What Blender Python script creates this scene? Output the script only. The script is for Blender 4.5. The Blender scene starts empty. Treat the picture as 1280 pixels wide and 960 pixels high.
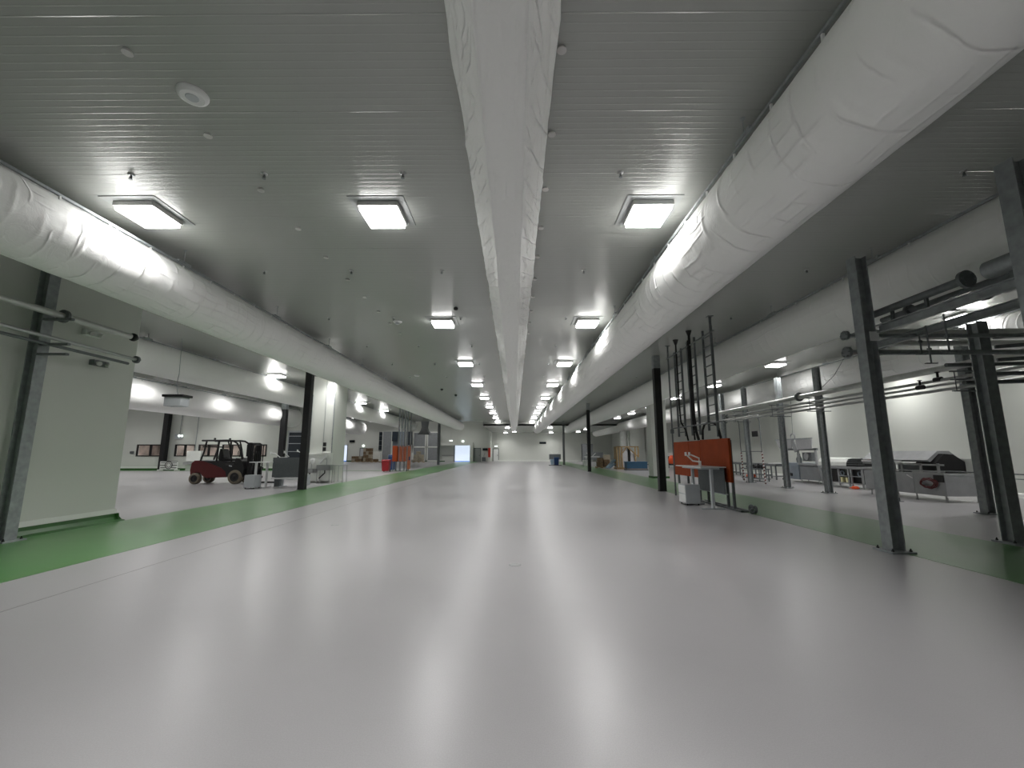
import bpy, math, random
from mathutils import Vector, Matrix, noise
random.seed(7)
sc = bpy.context.scene
COL = sc.collection
PI = math.pi
R = math.radians

# ---------------------------------------------------------------- materials
def new_mat(name):
    m = bpy.data.materials.new(name); m.use_nodes = True
    nt = m.node_tree
    return m, nt, nt.nodes['Principled BSDF']

def mat(name, col, rough=0.5, metal=0.0, var=0.06, vscale=3.0, bump=0.0, bscale=40.0, spec=0.5, emit=None, estr=0.0, alpha=1.0, trans=0.0):
    m, nt, b = new_mat(name)
    N, L = nt.nodes, nt.links
    tc = N.new('ShaderNodeTexCoord')
    nz = N.new('ShaderNodeTexNoise'); nz.inputs['Scale'].default_value = vscale; nz.inputs['Detail'].default_value = 4
    L.new(tc.outputs['Object'], nz.inputs['Vector'])
    mr = N.new('ShaderNodeMapRange')
    mr.inputs['From Min'].default_value = 0.3; mr.inputs['From Max'].default_value = 0.7
    mr.inputs['To Min'].default_value = 1 - var; mr.inputs['To Max'].default_value = 1 + var
    L.new(nz.outputs['Fac'], mr.inputs['Value'])
    mx = N.new('ShaderNodeVectorMath'); mx.operation = 'SCALE'
    mx.inputs[0].default_value = col[:3]
    L.new(mr.outputs['Result'], mx.inputs['Scale'])
    L.new(mx.outputs[0], b.inputs['Base Color'])
    b.inputs['Roughness'].default_value = rough; b.inputs['Metallic'].default_value = metal
    b.inputs['Specular IOR Level'].default_value = spec
    if bump:
        n2 = N.new('ShaderNodeTexNoise'); n2.inputs['Scale'].default_value = bscale; n2.inputs['Detail'].default_value = 5
        L.new(tc.outputs['Object'], n2.inputs['Vector'])
        bp = N.new('ShaderNodeBump'); bp.inputs['Strength'].default_value = bump; bp.inputs['Distance'].default_value = 0.02
        L.new(n2.outputs['Fac'], bp.inputs['Height']); L.new(bp.outputs[0], b.inputs['Normal'])
    if emit:
        b.inputs['Emission Color'].default_value = (*emit, 1); b.inputs['Emission Strength'].default_value = estr
    if trans: b.inputs['Transmission Weight'].default_value = trans
    return m

M = {}
M['galv'] = mat('galvanised_steel', (.30, .325, .33), .5, .2, .18, 9, .05, 60)
M['galv_dark'] = mat('galvanised_steel_weathered', (.16, .175, .18), .5, .2, .15, 8)
M['black_steel'] = mat('black_painted_steel', (.006, .006, .007), .5, 0, .1)
M['steel'] = mat('stainless_steel', (.45, .46, .46), .32, .5, .08, 5)
M['steel_brushed'] = mat('stainless_sheet', (.4, .41, .42), .42, .3, .08, 4)
M['pipe_white'] = mat('lagged_pipe_cladding', (.62, .63, .61), .35, .3, .08, 4)
M['fabric'] = mat('duct_fabric_white', (.93, .935, .915), .75, 0, .02, 2, .5, 7, .3)
M['wall'] = mat('insulated_wall_panel', (.66, .68, .635), .42, 0, .02, .6, .02, 30, .4)
M['wall_trim'] = mat('wall_trim_white', (.8, .82, .78), .4, 0, .02)
M['white'] = mat('white_enamel', (.8, .81, .8), .35, 0, .02)
M['grey_light'] = mat('light_grey_laminate', (.5, .53, .55), .4, 0, .04)
M['grey_mid'] = mat('mid_grey_felt', (.13, .145, .15), .8, 0, .1, 20)
M['desk_white'] = mat('white_laminate', (.75, .76, .76), .3, 0, .02)
M['plate'] = mat('light_housing_plate', (.3, .315, .31), .4, 0, .03)
M['lamp_frame'] = mat('lamp_frame_white', (.6, .6, .58), .4, 0, .02)
M['diffuser'] = mat('lit_diffuser', (.9, .9, .9), .5, 0, 0, emit=(1, .985, .975), estr=16)
M['diffuser_off'] = mat('unlit_diffuser', (.6, .63, .66), .25, 0, .02)
M['black_plastic'] = mat('black_plastic', (.01, .01, .011), .4, 0, .1)
M['rubber'] = mat('dark_rubber', (.015, .015, .015), .8, 0, .1)
M['tyre'] = mat('dusty_tan_tyre', (.17, .145, .105), .8, 0, .15, 14)
M['red_paint'] = mat('red_forklift_paint', (.1, .0035, .0045), .45, 0, .1, 4)
M['red'] = mat('red_plastic', (.30, .012, .018), .4, 0, .08)
M['red_sign'] = mat('red_cabinet_paint', (.5, .035, .02), .4, 0, .08)
M['orange'] = mat('orange_brown_board', (.34, .058, .013), .7, 0, .1, 3, .03, 30, .25)
M['orange_light'] = mat('orange_board_edge', (.55, .17, .09), .5, 0, .08)
M['orange_bright'] = mat('bright_orange_plastic', (.95, .12, .03), .4, 0, .05)
M['blue'] = mat('blue_plastic', (.02, .06, .17), .35, 0, .08)
M['blue_crate'] = mat('blue_coated_board', (.05, .15, .27), .5, 0, .06)
M['blue_light'] = mat('pale_blue_plastic', (.3, .42, .52), .4, 0, .05)
M['wood'] = mat('pale_timber', (.42, .29, .14), .6, 0, .2, 8)
M['cardboard'] = mat('brown_cardboard', (.2, .135, .075), .7, 0, .35, 7)
M['cardboard_pale'] = mat('pale_cardboard', (.42, .37, .28), .7, 0, .2, 7)
M['film'] = mat('white_wrapping_film', (.75, .76, .8), .25, 0, .05)
M['mesh_grey'] = mat('grey_mesh_sheet', (.26, .275, .285), .6, .2, .08)
M['slate'] = mat('slate_blue_sheet', (.24, .28, .32), .5, .1, .06)
M['dark_glass'] = mat('dark_glass', (.015, .02, .028), .12, 0, .1)
M['room_beige'] = mat('warm_room_interior', (.3, .245, .215), .6, 0, .5, .9)
M['green_kerb'] = mat('green_kerb_resin', (.028, .115, .022), .35, 0, .08)
M['door_grey'] = mat('grey_door_paint', (.3, .32, .31), .4, 0, .04)
M['glow_door'] = mat('daylit_translucent_door', (.8, .85, .95), .4, 0, 0, emit=(.72, .82, 1.0), estr=.75)
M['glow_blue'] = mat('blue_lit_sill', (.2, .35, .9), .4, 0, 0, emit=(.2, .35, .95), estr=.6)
M['sign_lit'] = mat('lit_sign_face', (.9, .95, .9), .4, 0, 0, emit=(.9, 1, .93), estr=1.4)
M['yellow'] = mat('pale_yellow_plastic', (.75, .7, .4), .5, 0, .05)
M['navy'] = mat('navy_grey_door_slats', (.02, .028, .038), .4, 0, .1)
M['acrylic'] = mat('grey_tinted_acrylic', (.45, .45, .46), .12, 0, .05)

def floor_material(name, col):
    m, nt, b = new_mat(name); N, L = nt.nodes, nt.links
    tc = N.new('ShaderNodeTexCoord')
    n1 = N.new('ShaderNodeTexNoise'); n1.inputs['Scale'].default_value = .55; n1.inputs['Detail'].default_value = 6
    n2 = N.new('ShaderNodeTexNoise'); n2.inputs['Scale'].default_value = 130; n2.inputs['Detail'].default_value = 2
    L.new(tc.outputs['Object'], n1.inputs['Vector']); L.new(tc.outputs['Object'], n2.inputs['Vector'])
    mr = N.new('ShaderNodeMapRange'); mr.inputs['From Min'].default_value = .3; mr.inputs['From Max'].default_value = .7
    mr.inputs['To Min'].default_value = .95; mr.inputs['To Max'].default_value = 1.05
    L.new(n1.outputs['Fac'], mr.inputs['Value'])
    mr2 = N.new('ShaderNodeMapRange'); mr2.inputs['From Min'].default_value = .3; mr2.inputs['From Max'].default_value = .7
    mr2.inputs['To Min'].default_value = .93; mr2.inputs['To Max'].default_value = 1.07
    L.new(n2.outputs['Fac'], mr2.inputs['Value'])
    mu = N.new('ShaderNodeMath'); mu.operation = 'MULTIPLY'
    L.new(mr.outputs[0], mu.inputs[0]); L.new(mr2.outputs[0], mu.inputs[1])
    sv = N.new('ShaderNodeVectorMath'); sv.operation = 'SCALE'; sv.inputs[0].default_value = col
    L.new(mu.outputs[0], sv.inputs['Scale']); L.new(sv.outputs[0], b.inputs['Base Color'])
    rr = N.new('ShaderNodeMapRange'); rr.inputs['From Min'].default_value = .3; rr.inputs['From Max'].default_value = .7
    rr.inputs['To Min'].default_value = .285; rr.inputs['To Max'].default_value = .33
    L.new(n1.outputs['Fac'], rr.inputs['Value']); L.new(rr.outputs[0], b.inputs['Roughness'])
    b.inputs['Specular IOR Level'].default_value = 1.0; b.inputs['IOR'].default_value = 1.62
    # roller-coat undulation of the resin
    n3 = N.new('ShaderNodeTexNoise'); n3.inputs['Scale'].default_value = 2.2; n3.inputs['Detail'].default_value = 8; n3.inputs['Roughness'].default_value = .7
    L.new(tc.outputs['Object'], n3.inputs['Vector'])
    bp = N.new('ShaderNodeBump'); bp.inputs['Strength'].default_value = .35; bp.inputs['Distance'].default_value = .006
    L.new(n3.outputs['Fac'], bp.inputs['Height']); L.new(bp.outputs[0], b.inputs['Normal'])
    return m
M['floor'] = floor_material('grey_resin_floor', (.345, .338, .346))
M['floor_green'] = floor_material('green_resin_floor', (.062, .2, .045))

def ceiling_material():
    m, nt, b = new_mat('ribbed_ceiling_panel'); N, L = nt.nodes, nt.links
    tc = N.new('ShaderNodeTexCoord'); sp = N.new('ShaderNodeSeparateXYZ')
    L.new(tc.outputs['Object'], sp.inputs[0])
    def groove(period, width, depth):
        d = N.new('ShaderNodeMath'); d.operation = 'DIVIDE'; d.inputs[1].default_value = period
        L.new(sp.outputs['Y'], d.inputs[0])
        f = N.new('ShaderNodeMath'); f.operation = 'FRACT'; L.new(d.outputs[0], f.inputs[0])
        s = N.new('ShaderNodeMath'); s.operation = 'SUBTRACT'; s.inputs[1].default_value = .5; L.new(f.outputs[0], s.inputs[0])
        a = N.new('ShaderNodeMath'); a.operation = 'ABSOLUTE'; L.new(s.outputs[0], a.inputs[0])
        r = N.new('ShaderNodeMapRange'); r.inputs['From Min'].default_value = .5 - width / period; r.inputs['From Max'].default_value = .5
        r.inputs['To Min'].default_value = 0; r.inputs['To Max'].default_value = depth
        L.new(a.outputs[0], r.inputs['Value'])
        return r.outputs[0]
    g1 = groove(.0975, .012, .0035); g2 = groove(1.17, .012, .006)
    ad = N.new('ShaderNodeMath'); ad.operation = 'ADD'; L.new(g1, ad.inputs[0]); L.new(g2, ad.inputs[1])
    bp = N.new('ShaderNodeBump'); bp.inputs['Strength'].default_value = .55; bp.inputs['Distance'].default_value = 1.0
    L.new(ad.outputs[0], bp.inputs['Height']); L.new(bp.outputs[0], b.inputs['Normal'])
    b.inputs['Base Color'].default_value = (.39, .405, .38, 1)
    b.inputs['Roughness'].default_value = .27; b.inputs['Specular IOR Level'].default_value = .6
    return m
M['ceiling'] = ceiling_material()

def stripe_material(name, c1, c2, period, slant=1.0, axis='Z'):
    m, nt, b = new_mat(name); N, L = nt.nodes, nt.links
    tc = N.new('ShaderNodeTexCoord'); sp = N.new('ShaderNodeSeparateXYZ'); L.new(tc.outputs['Object'], sp.inputs[0])
    mu = N.new('ShaderNodeMath'); mu.operation = 'MULTIPLY'; mu.inputs[1].default_value = slant; L.new(sp.outputs['Y'], mu.inputs[0])
    ad = N.new('ShaderNodeMath'); ad.operation = 'ADD'; L.new(sp.outputs[axis], ad.inputs[0]); L.new(mu.outputs[0], ad.inputs[1])
    dv = N.new('ShaderNodeMath'); dv.operation = 'DIVIDE'; dv.inputs[1].default_value = period; L.new(ad.outputs[0], dv.inputs[0])
    fr = N.new('ShaderNodeMath'); fr.operation = 'FRACT'; L.new(dv.outputs[0], fr.inputs[0])
    gt = N.new('ShaderNodeMath'); gt.operation = 'GREATER_THAN'; gt.inputs[1].default_value = .5; L.new(fr.outputs[0], gt.inputs[0])
    mx = N.new('ShaderNodeMix'); mx.data_type = 'RGBA'
    L.new(gt.outputs[0], mx.inputs['Factor']); mx.inputs['A'].default_value = (*c1, 1); mx.inputs['B'].default_value = (*c2, 1)
    L.new(mx.outputs['Result'], b.inputs['Base Color']); b.inputs['Roughness'].default_value = .5
    return m
M['stripe'] = stripe_material('red_white_barrier_stripe', (.75, .74, .72), (.16, .05, .045), .16)
M['carton_stack'] = stripe_material('stacked_carton', (.22, .15, .08), (.3, .23, .15), .3, .3)

def fabric_material(name, r, ring, longi, crumple, period=.37, slack=False):
    m, nt, b = new_mat(name); N, L = nt.nodes, nt.links
    def mth(op, a, bb=None, c=None):
        n = N.new('ShaderNodeMath'); n.operation = op
        for i, v in enumerate((a, bb, c)):
            if v is None: continue
            if isinstance(v, (int, float)): n.inputs[i].default_value = v
            else: L.new(v, n.inputs[i])
        return n.outputs[0]
    tc = N.new('ShaderNodeTexCoord'); sp = N.new('ShaderNodeSeparateXYZ'); L.new(tc.outputs['Object'], sp.inputs[0])
    def nz(scale, det=3, dist=0.0):
        n = N.new('ShaderNodeTexNoise'); n.inputs['Scale'].default_value = scale; n.inputs['Detail'].default_value = det; n.inputs['Distortion'].default_value = dist
        L.new(tc.outputs['Object'], n.inputs['Vector']); return n.outputs['Fac']
    def ridge(coord, per, width):
        f = mth('ABSOLUTE', mth('SUBTRACT', mth('FRACT', mth('DIVIDE', coord, per)), .5))
        k = mth('DIVIDE', f, width/per)
        return mth('POWER', 2.718, mth('MULTIPLY', mth('MULTIPLY', k, k), -1.0))
    def mask(n, lo, hi):
        q = N.new('ShaderNodeMapRange'); q.inputs['From Min'].default_value = lo; q.inputs['From Max'].default_value = hi; L.new(n, q.inputs['Value']); return q.outputs[0]
    n1 = nz(1.1, 3)
    y2 = mth('ADD', sp.outputs['Y'], mth('MULTIPLY', n1, .35))
    th = mth('ARCTAN2', sp.outputs['X'], mth('SUBTRACT', sp.outputs['Z'], r))
    th2 = mth('ADD', th, mth('MULTIPLY', nz(.9, 3), .5))
    h = mth('MULTIPLY', mth('MULTIPLY', ridge(y2, period, .018), mask(nz(1.5, 3), .42, .56)), ring)
    h = mth('ADD', h, mth('MULTIPLY', mth('MULTIPLY', ridge(th2, .3, .02/r), mask(nz(1.3, 2, .3), .5, .62)), longi))
    if slack:
        ta = mth('ABSOLUTE', mth('ARCTAN2', sp.outputs['X'], mth('SUBTRACT', r, sp.outputs['Z'])))
        fl = mask(ta, .45, .7)
        for sl, pr, wd, am, sc_ in ((-1.3, .41, .016, .013, 1.2), (-.9, .63, .025, .017, .9), (1.0, .57, .016, .009, 1.5)):
            yy = mth('ADD', mth('ADD', sp.outputs['Y'], mth('MULTIPLY', ta, sl)), mth('MULTIPLY', nz(sc_*.5, 2), .6))
            h = mth('ADD', h, mth('MULTIPLY', mth('MULTIPLY', mth('MULTIPLY', ridge(yy, pr, wd), mask(nz(sc_, 2), .38, .55)), fl), am))
        h = mth('ADD', h, mth('MULTIPLY', ridge(mth('ADD', ta, mth('MULTIPLY', nz(.7, 2), .1)), 1.0, .035), .012))
    cr = mth('ABSOLUTE', mth('SUBTRACT', nz(3.2, 5, 1.2), .5))
    h = mth('ADD', h, mth('MULTIPLY', cr, crumple))
    h = mth('ADD', h, mth('MULTIPLY', nz(14, 4), crumple*.12))
    bp = N.new('ShaderNodeBump'); bp.inputs['Strength'].default_value = 1; bp.inputs['Distance'].default_value = 1
    L.new(h, bp.inputs['Height']); L.new(bp.outputs[0], b.inputs['Normal'])
    b.inputs['Base Color'].default_value = (.95, .955, .935, 1); b.inputs['Roughness'].default_value = .8; b.inputs['Specular IOR Level'].default_value = .25
    return m

# ---------------------------------------------------------------- mesh builder
WLOC = {}
class MB:
    def __init__(s): s.v = []; s.f = []; s.sm = []
    def add(s, vs, fs, smooth=False):
        o = len(s.v); s.v += [Vector(v) for v in vs]; s.f += [tuple(i + o for i in f) for f in fs]; s.sm += [smooth] * len(fs); return s
    def box(s, x0, x1, y0, y1, z0, z1):
        x0, x1 = min(x0, x1), max(x0, x1); y0, y1 = min(y0, y1), max(y0, y1); z0, z1 = min(z0, z1), max(z0, z1)
        return s.add([(x0,y0,z0),(x1,y0,z0),(x1,y1,z0),(x0,y1,z0),(x0,y0,z1),(x1,y0,z1),(x1,y1,z1),(x0,y1,z1)],
                     [(3,2,1,0),(4,5,6,7),(0,1,5,4),(1,2,6,5),(2,3,7,6),(3,0,4,7)])
    def bar(s, p0, p1, w, h, up=(0,0,1)):
        p0, p1 = Vector(p0), Vector(p1); d = (p1 - p0).normalized(); up = Vector(up)
        if abs(d.dot(up)) > .98: up = Vector((1, 0, 0))
        sx = d.cross(up).normalized(); uz = sx.cross(d).normalized()
        vs = [p + sx * a * w / 2 + uz * b * h / 2 for p in (p0, p1) for a, b in ((-1,-1),(1,-1),(1,1),(-1,1))]
        return s.add(vs, [(0,1,2,3),(7,6,5,4),(0,4,5,1),(1,5,6,2),(2,6,7,3),(3,7,4,0)])
    def cyl(s, p0, p1, r, seg=14, r2=None, caps=True):
        p0, p1 = Vector(p0), Vector(p1); d = (p1 - p0).normalized(); r2 = r if r2 is None else r2
        a = Vector((0,0,1)) if abs(d.z) < .9 else Vector((1,0,0))
        u = d.cross(a).normalized(); w = d.cross(u)
        vs = []
        for p, rr in ((p0, r), (p1, r2)):
            for i in range(seg):
                t = 2*PI*i/seg; vs.append(p + (u*math.cos(t) + w*math.sin(t))*rr)
        s.add(vs, [(i, (i+1) % seg, seg+(i+1) % seg, seg+i) for i in range(seg)], True)
        if caps:
            s.add(vs[:seg], [tuple(range(seg))[::-1]]); s.add(vs[seg:], [tuple(range(seg))])
        return s
    def tube(s, pts, r, seg=8):
        pts = [Vector(p) for p in pts]; n = len(pts); vs = []
        pu = None
        for i, p in enumerate(pts):
            d = (pts[min(i+1, n-1)] - pts[max(i-1, 0)]).normalized()
            if pu is None:
                a = Vector((0,0,1)) if abs(d.z) < .9 else Vector((1,0,0)); u = d.cross(a).normalized()
            else: u = (pu - d*pu.dot(d)).normalized()
            pu = u; w = d.cross(u)
            for k in range(seg):
                t = 2*PI*k/seg; vs.append(p + (u*math.cos(t) + w*math.sin(t))*r)
        fs = [(i*seg+k, i*seg+(k+1) % seg, (i+1)*seg+(k+1) % seg, (i+1)*seg+k) for i in range(n-1) for k in range(seg)]
        s.add(vs, fs, True); s.add(vs[:seg], [tuple(range(seg))[::-1]]); s.add(vs[-seg:], [tuple(range(seg))])
        return s
    def prism(s, poly, axis, a0, a1):
        n = len(poly)
        def P(p, a):
            return {'x': (a, p[0], p[1]), 'y': (p[0], a, p[1]), 'z': (p[0], p[1], a)}[axis]
        vs = [P(p, a0) for p in poly] + [P(p, a1) for p in poly]
        return s.add(vs, [tuple(range(n))[::-1], tuple(range(n, 2*n))] + [(i, (i+1) % n, n+(i+1) % n, n+i) for i in range(n)])
    def torus(s, c, r, r2, axis='y', seg=24, sg=8, a0=0, a1=2*PI):
        c = Vector(c); pts = []
        for i in range(seg+1):
            t = a0 + (a1-a0)*i/seg
            o = {'y': (math.cos(t), 0, math.sin(t)), 'x': (0, math.cos(t), math.sin(t)), 'z': (math.cos(t), math.sin(t), 0)}[axis]
            pts.append(c + Vector(o)*r)
        return s.tube(pts, r2, sg)
    def lathe(s, prof, c, seg=20, axis='z', caps=True):
        c = Vector(c); vs = []
        for r, h in prof:
            for i in range(seg):
                t = 2*PI*i/seg; a, b = r*math.cos(t), r*math.sin(t)
                vs.append(c + Vector({'z': (a, b, h), 'y': (a, h, b), 'x': (h, a, b)}[axis]))
        n = len(prof)
        s.add(vs, [(j*seg+i, j*seg+(i+1) % seg, (j+1)*seg+(i+1) % seg, (j+1)*seg+i) for j in range(n-1) for i in range(seg)], True)
        if caps: s.add(vs[:seg], [tuple(range(seg))[::-1]]); s.add(vs[-seg:], [tuple(range(seg))])
        return s
    def build(s, name, m, parent=None, bevel=0.0):
        if parent is not None: off = WLOC[parent.name]
        else:
            xs = [v.x for v in s.v]; ys = [v.y for v in s.v]; zs = [v.z for v in s.v]
            off = Vector(((min(xs)+max(xs))/2, (min(ys)+max(ys))/2, min(zs)))
        me = bpy.data.meshes.new(name); me.from_pydata([v - off for v in s.v], [], s.f)
        me.polygons.foreach_set('use_smooth', s.sm)
        me.materials.append(M[m] if isinstance(m, str) else m); me.update()
        import bmesh
        b = bmesh.new(); b.from_mesh(me); bmesh.ops.recalc_face_normals(b, faces=b.faces); b.to_mesh(me); b.free()
        o = bpy.data.objects.new(name, me); COL.objects.link(o)
        if parent is not None:
            o.parent = parent; WLOC[o.name] = off.copy()
        else:
            o.location = off; WLOC[o.name] = off.copy()
        if bevel:
            bv = o.modifiers.new('bevel', 'BEVEL'); bv.width = bevel; bv.segments = 2; bv.limit_method = 'ANGLE'
        return o

def tag(o, label, cat, group=None):
    o['label'] = label; o['category'] = cat
    if group: o['group'] = group
    return o
def thing(name, label, cat, loc=(0, 0, 0), group=None):
    o = bpy.data.objects.new(name, None); o.empty_display_size = .1; COL.objects.link(o); o.location = loc
    WLOC[o.name] = Vector(loc)
    return tag(o, label, cat, group)
def struct(name, mb, m, parent=None):
    o = mb.build(name, m, parent)
    if parent is None: o['kind'] = 'structure'
    return o
def dup(root, loc, label, group=None, rz=None):
    r = root.copy(); COL.objects.link(r); r.location = loc; r['label'] = label
    if rz is not None: r.rotation_euler.z = rz
    if group: r['group'] = group
    WLOC[r.name] = Vector(loc)
    for ch in list(root.children):
        c = ch.copy(); COL.objects.link(c); c.parent = r
        for g in ch.children:
            d = g.copy(); COL.objects.link(d); d.parent = c
    return r
ORD = ['first', 'second', 'third', 'fourth', 'fifth', 'sixth', 'seventh', 'eighth', 'ninth', 'tenth', 'eleventh', 'twelfth', 'thirteenth',
       'fourteenth', 'fifteenth', 'sixteenth', 'seventeenth', 'eighteenth', 'nineteenth', 'twentieth']

# ---------------------------------------------------------------- room shell
H = 5.6
XL, XR = -44.0, 17.4
YB = -8.0
YF, YS, YH = 78.0, 57.0, 74.0
struct('floor', MB().box(XL, XR, YB, YF, -.2, 0), 'floor')
struct('trim_1', MB().box(6.05, 8.38, YB, 74, -.05, .004), 'floor_green')
struct('trim_2', MB().box(-9.0, -6.17, YB, 73.9, -.05, .004), 'floor_green')
struct('trim_3', MB().box(-44, -9.0, 37.3, 38.4, -.05, .004), 'floor_green')
struct('ceiling', MB().box(XL, XR, YB, YS, H, H+.2), 'ceiling')
struct('ceiling_far', MB().box(-4.2, XR, YS, YF, 5.03, 5.25).box(-4.2, XR, YS, YS+.1, 5.03, H+.2), 'ceiling')
struct('ceiling_high', MB().box(XL, -4.2, YS+.1, YH, 7.5, 7.7), 'ceiling')
struct('wall_upper', MB().box(XL, -4.2, YS-.02, YS+.1, H+.2, 7.7).box(-4.2, -4.1, YS+.1, YH, 5.25, 7.7), 'wall')
struct('wall_far', MB().box(-4.2, XR, YF, YF+.2, 0, 5.05), 'wall')
struct('wall_right', MB().box(XR, XR+.2, YB, YF, 0, H), 'wall')
struct('wall_back', MB().box(XL, XR, YB-.2, YB, 0, H), 'wall')
struct('wall_high', MB().box(XL, -4.2, YH, YH+.2, 0, 7.7).box(-4.2, -4.1, YH, YF, 0, 5.05), 'wall')
struct('wall_outer', MB().box(XL-.2, XL, YB, YH, 0, 7.7), 'wall')
struct('wall_left', MB().box(-9.5, -9.2, YB, 10.2, 0, H).box(XL, -9.5, 9.9, 10.2, 0, H), 'wall')
struct('baseboard_left', MB().prism([(-9.2, 0), (-9.0, 0), (-9.1, .035), (-9.17, .1), (-9.185, .17), (-9.2, .17)], 'y', YB, 10.3)
       .prism([(10.2, 0), (10.4, 0), (10.3, .035), (10.23, .1), (10.215, .17), (10.2, .17)], 'x', XL, -9.1), 'green_kerb')
struct('baseboard_upper', MB().prism([(-9.2, .17), (-9.175, .17), (-9.18, .27), (-9.2, .27)], 'y', YB, 10.22), 'wall_trim')
struct('baseboard_right', MB().prism([(XR, 0), (XR-.12, 0), (XR-.1, .13), (XR, .17)], 'y', YB, YF), 'wall_trim')
struct('baseboard_far', MB().box(-3, XR, YF-.1, YF, 0, .22), 'wall_trim')
struct('baseboard_high', MB().box(XL, -11.8, YH-.1, YH, 0, .16), 'green_kerb')
# floor seams
sm = MB()
sm.box(-5.06, -5.05, 3, 57, 0, .0015)
struct('trim_4', sm, mat('resin_joint', (.2, .2, .2), .4))

# partition with strip windows, left middle distance
WY = 38.5
wins = [(-33.5, -31.05), (-30.1, -28.3), (-28.0, -26.2), (-25.9, -24.2), (-23.7, -21.95)]
z0w, z1w = 1.2, 2.25
pw = MB(); xs = XL
for a, b in wins:
    pw.box(xs, a, WY, WY+.25, 0, H); pw.box(a, b, WY, WY+.25, 0, z0w); pw.box(a, b, WY, WY+.25, z1w, H); xs = b
pw.box(xs, -17.0, WY, WY+.25, 0, H)
struct('wall_windows', pw, 'wall')
struct('baseboard_windows', MB().box(XL, -20.5, WY-.07, WY, 0, .17), 'green_kerb')
struct('baseboard_windows_upper', MB().box(XL, -20.5, WY-.04, WY, .17, .32), 'wall_trim')
struct('ceiling_office', MB().box(-34.6, -20.9, 38.75, 42.2, 3.4, 3.5), 'room_beige')
struct('wall_office', MB().box(-34.5, -21, 42, 42.2, 0, 4).box(-34.6, -34.5, 38.8, 42, 0, 4).box(-21, -20.9, 38.8, 42, 0, 4), 'room_beige')
for i, (a, b) in enumerate(wins):
    f = MB(); t = .09
    f.box(a, b, WY-.04, WY+.1, z0w, z0w+t).box(a, b, WY-.04, WY+.1, z1w-t, z1w).box(a, a+t, WY-.04, WY+.1, z0w, z1w).box(b-t, b, WY-.04, WY+.1, z0w, z1w)
    f.box((a+b)/2-.07, (a+b)/2+.07, WY-.04, WY+.1, z0w, z1w)
    w = struct('window_%d' % (i+1), f, 'black_plastic')
    gm = bpy.data.materials.get('window_glass')
    if gm is None:
        gm, nt, bb = new_mat('window_glass'); bb.inputs['Transmission Weight'].default_value = 1; bb.inputs['Roughness'].default_value = .02
        bb.inputs['Base Color'].default_value = (.8, .82, .82, 1); bb.inputs['IOR'].default_value = 1.1
    g = MB().box(a+t, b-t, WY+.03, WY+.04, z0w+t, z1w-t); g.build('pane', gm, w)

# white insulated cold-room block and pillars
struct('wall_coldroom', MB().box(-10.9, -9.62, 22.9, 24.6, 0, H), 'wall')
struct('trim_5', MB().box(-10.9, -9.55, 22.7, 22.9, .1, 1.45).box(-10.9, -9.52, 22.66, 22.9, 1.45, 1.52), 'wall_trim')
struct('trim_6', MB().box(-10.82, -10.78, 22.87, 22.9, 1.52, 4.6).box(-10.1, -10.085, 22.88, 22.9, 1.52, 5.6).box(-9.64, -9.6, 22.86, 22.9, 1.5, 5.6), 'galv')
struct('wall_pillar', MB().box(8.42, 9.35, 26.8, 27.7, 0, H), 'wall')
struct('baseboard_pillar', MB().box(8.39, 9.38, 26.77, 27.73, 0, .12), 'green_kerb')
# recess frames on the right and far walls
for k, (y0, y1) in enumerate(((58, 60), (66, 67))):
    struct('trim_%d' % (7+k), MB().box(XR-.15, XR, y0, y1, 0, 5.03), 'wall')
# downstand canopy over the far dock
struct('trim_9', MB().box(-12.4, -7.0, 72.9, 74, 2.7, 3.2).box(-7.5, -7.0, 72.9, 74, 0, 2.7), 'wall')
struct('trim_10', MB().box(-12.3, -10.1, 73.9, 73.98, 1.0, 1.12), 'door_grey')
struct('trim_11', MB().box(-4.35, -4.2, 73.8, 74, 2.3, 7.5), 'wall_trim')

# ---------------------------------------------------------------- doors on the far walls
def door(i, x0, x1, y, h, m='door_grey', frame='galv_dark', glow=None):
    f = MB().box(x0-.1, x0, y-.08, y, 0, h+.1).box(x1, x1+.1, y-.08, y, 0, h+.1).box(x0-.1, x1+.1, y-.08, y, h, h+.1)
    d = struct('door_%d' % i, f, frame)
    MB().box(x0, x1, y-.05, y, .03, h).build('door_leaf', m, d)
    MB().box(x1-.16, x1-.1, y-.12, y-.05, .95, 1.15).build('door_handle', 'black_plastic', d)
    return d
door(1, -30.5, -29.95, 74, 2.7)
d = struct('door_2', MB().box(-29.8, -29.65, 73.9, 74, 0, 2.8).box(-28.45, -28.35, 73.9, 74, 0, 2.8).box(-29.8, -28.35, 73.9, 74, 2.75, 2.85), 'galv_dark')
MB().box(-29.65, -28.45, 73.93, 73.98, .2, 2.75).build('door_leaf', 'glow_door', d); MB().box(-29.65, -28.45, 73.9, 73.98, .05, .2).build('blue_sill', 'glow_blue', d)
d = struct('door_3', MB().box(-10.3, -10.1, 73.75, 73.9, 0, 2.8).box(-7.6, -7.5, 73.75, 73.9, 0, 2.8), 'galv')
MB().box(-10.1, -7.6, 73.8, 73.88, .14, 2.7).build('door_leaf', 'glow_door', d); MB().box(-10.1, -7.6, 73.78, 73.88, .02, .14).build('blue_sill', 'glow_blue', d)
door(4, -6.85, -5.85, 73.99, 2.2)
door(5, -3.8, -2.95, 77.99, 2.15, 'white', 'grey_mid')
door(6, -26.2, -25.2, 73.99, 2.2, 'grey_light')
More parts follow.
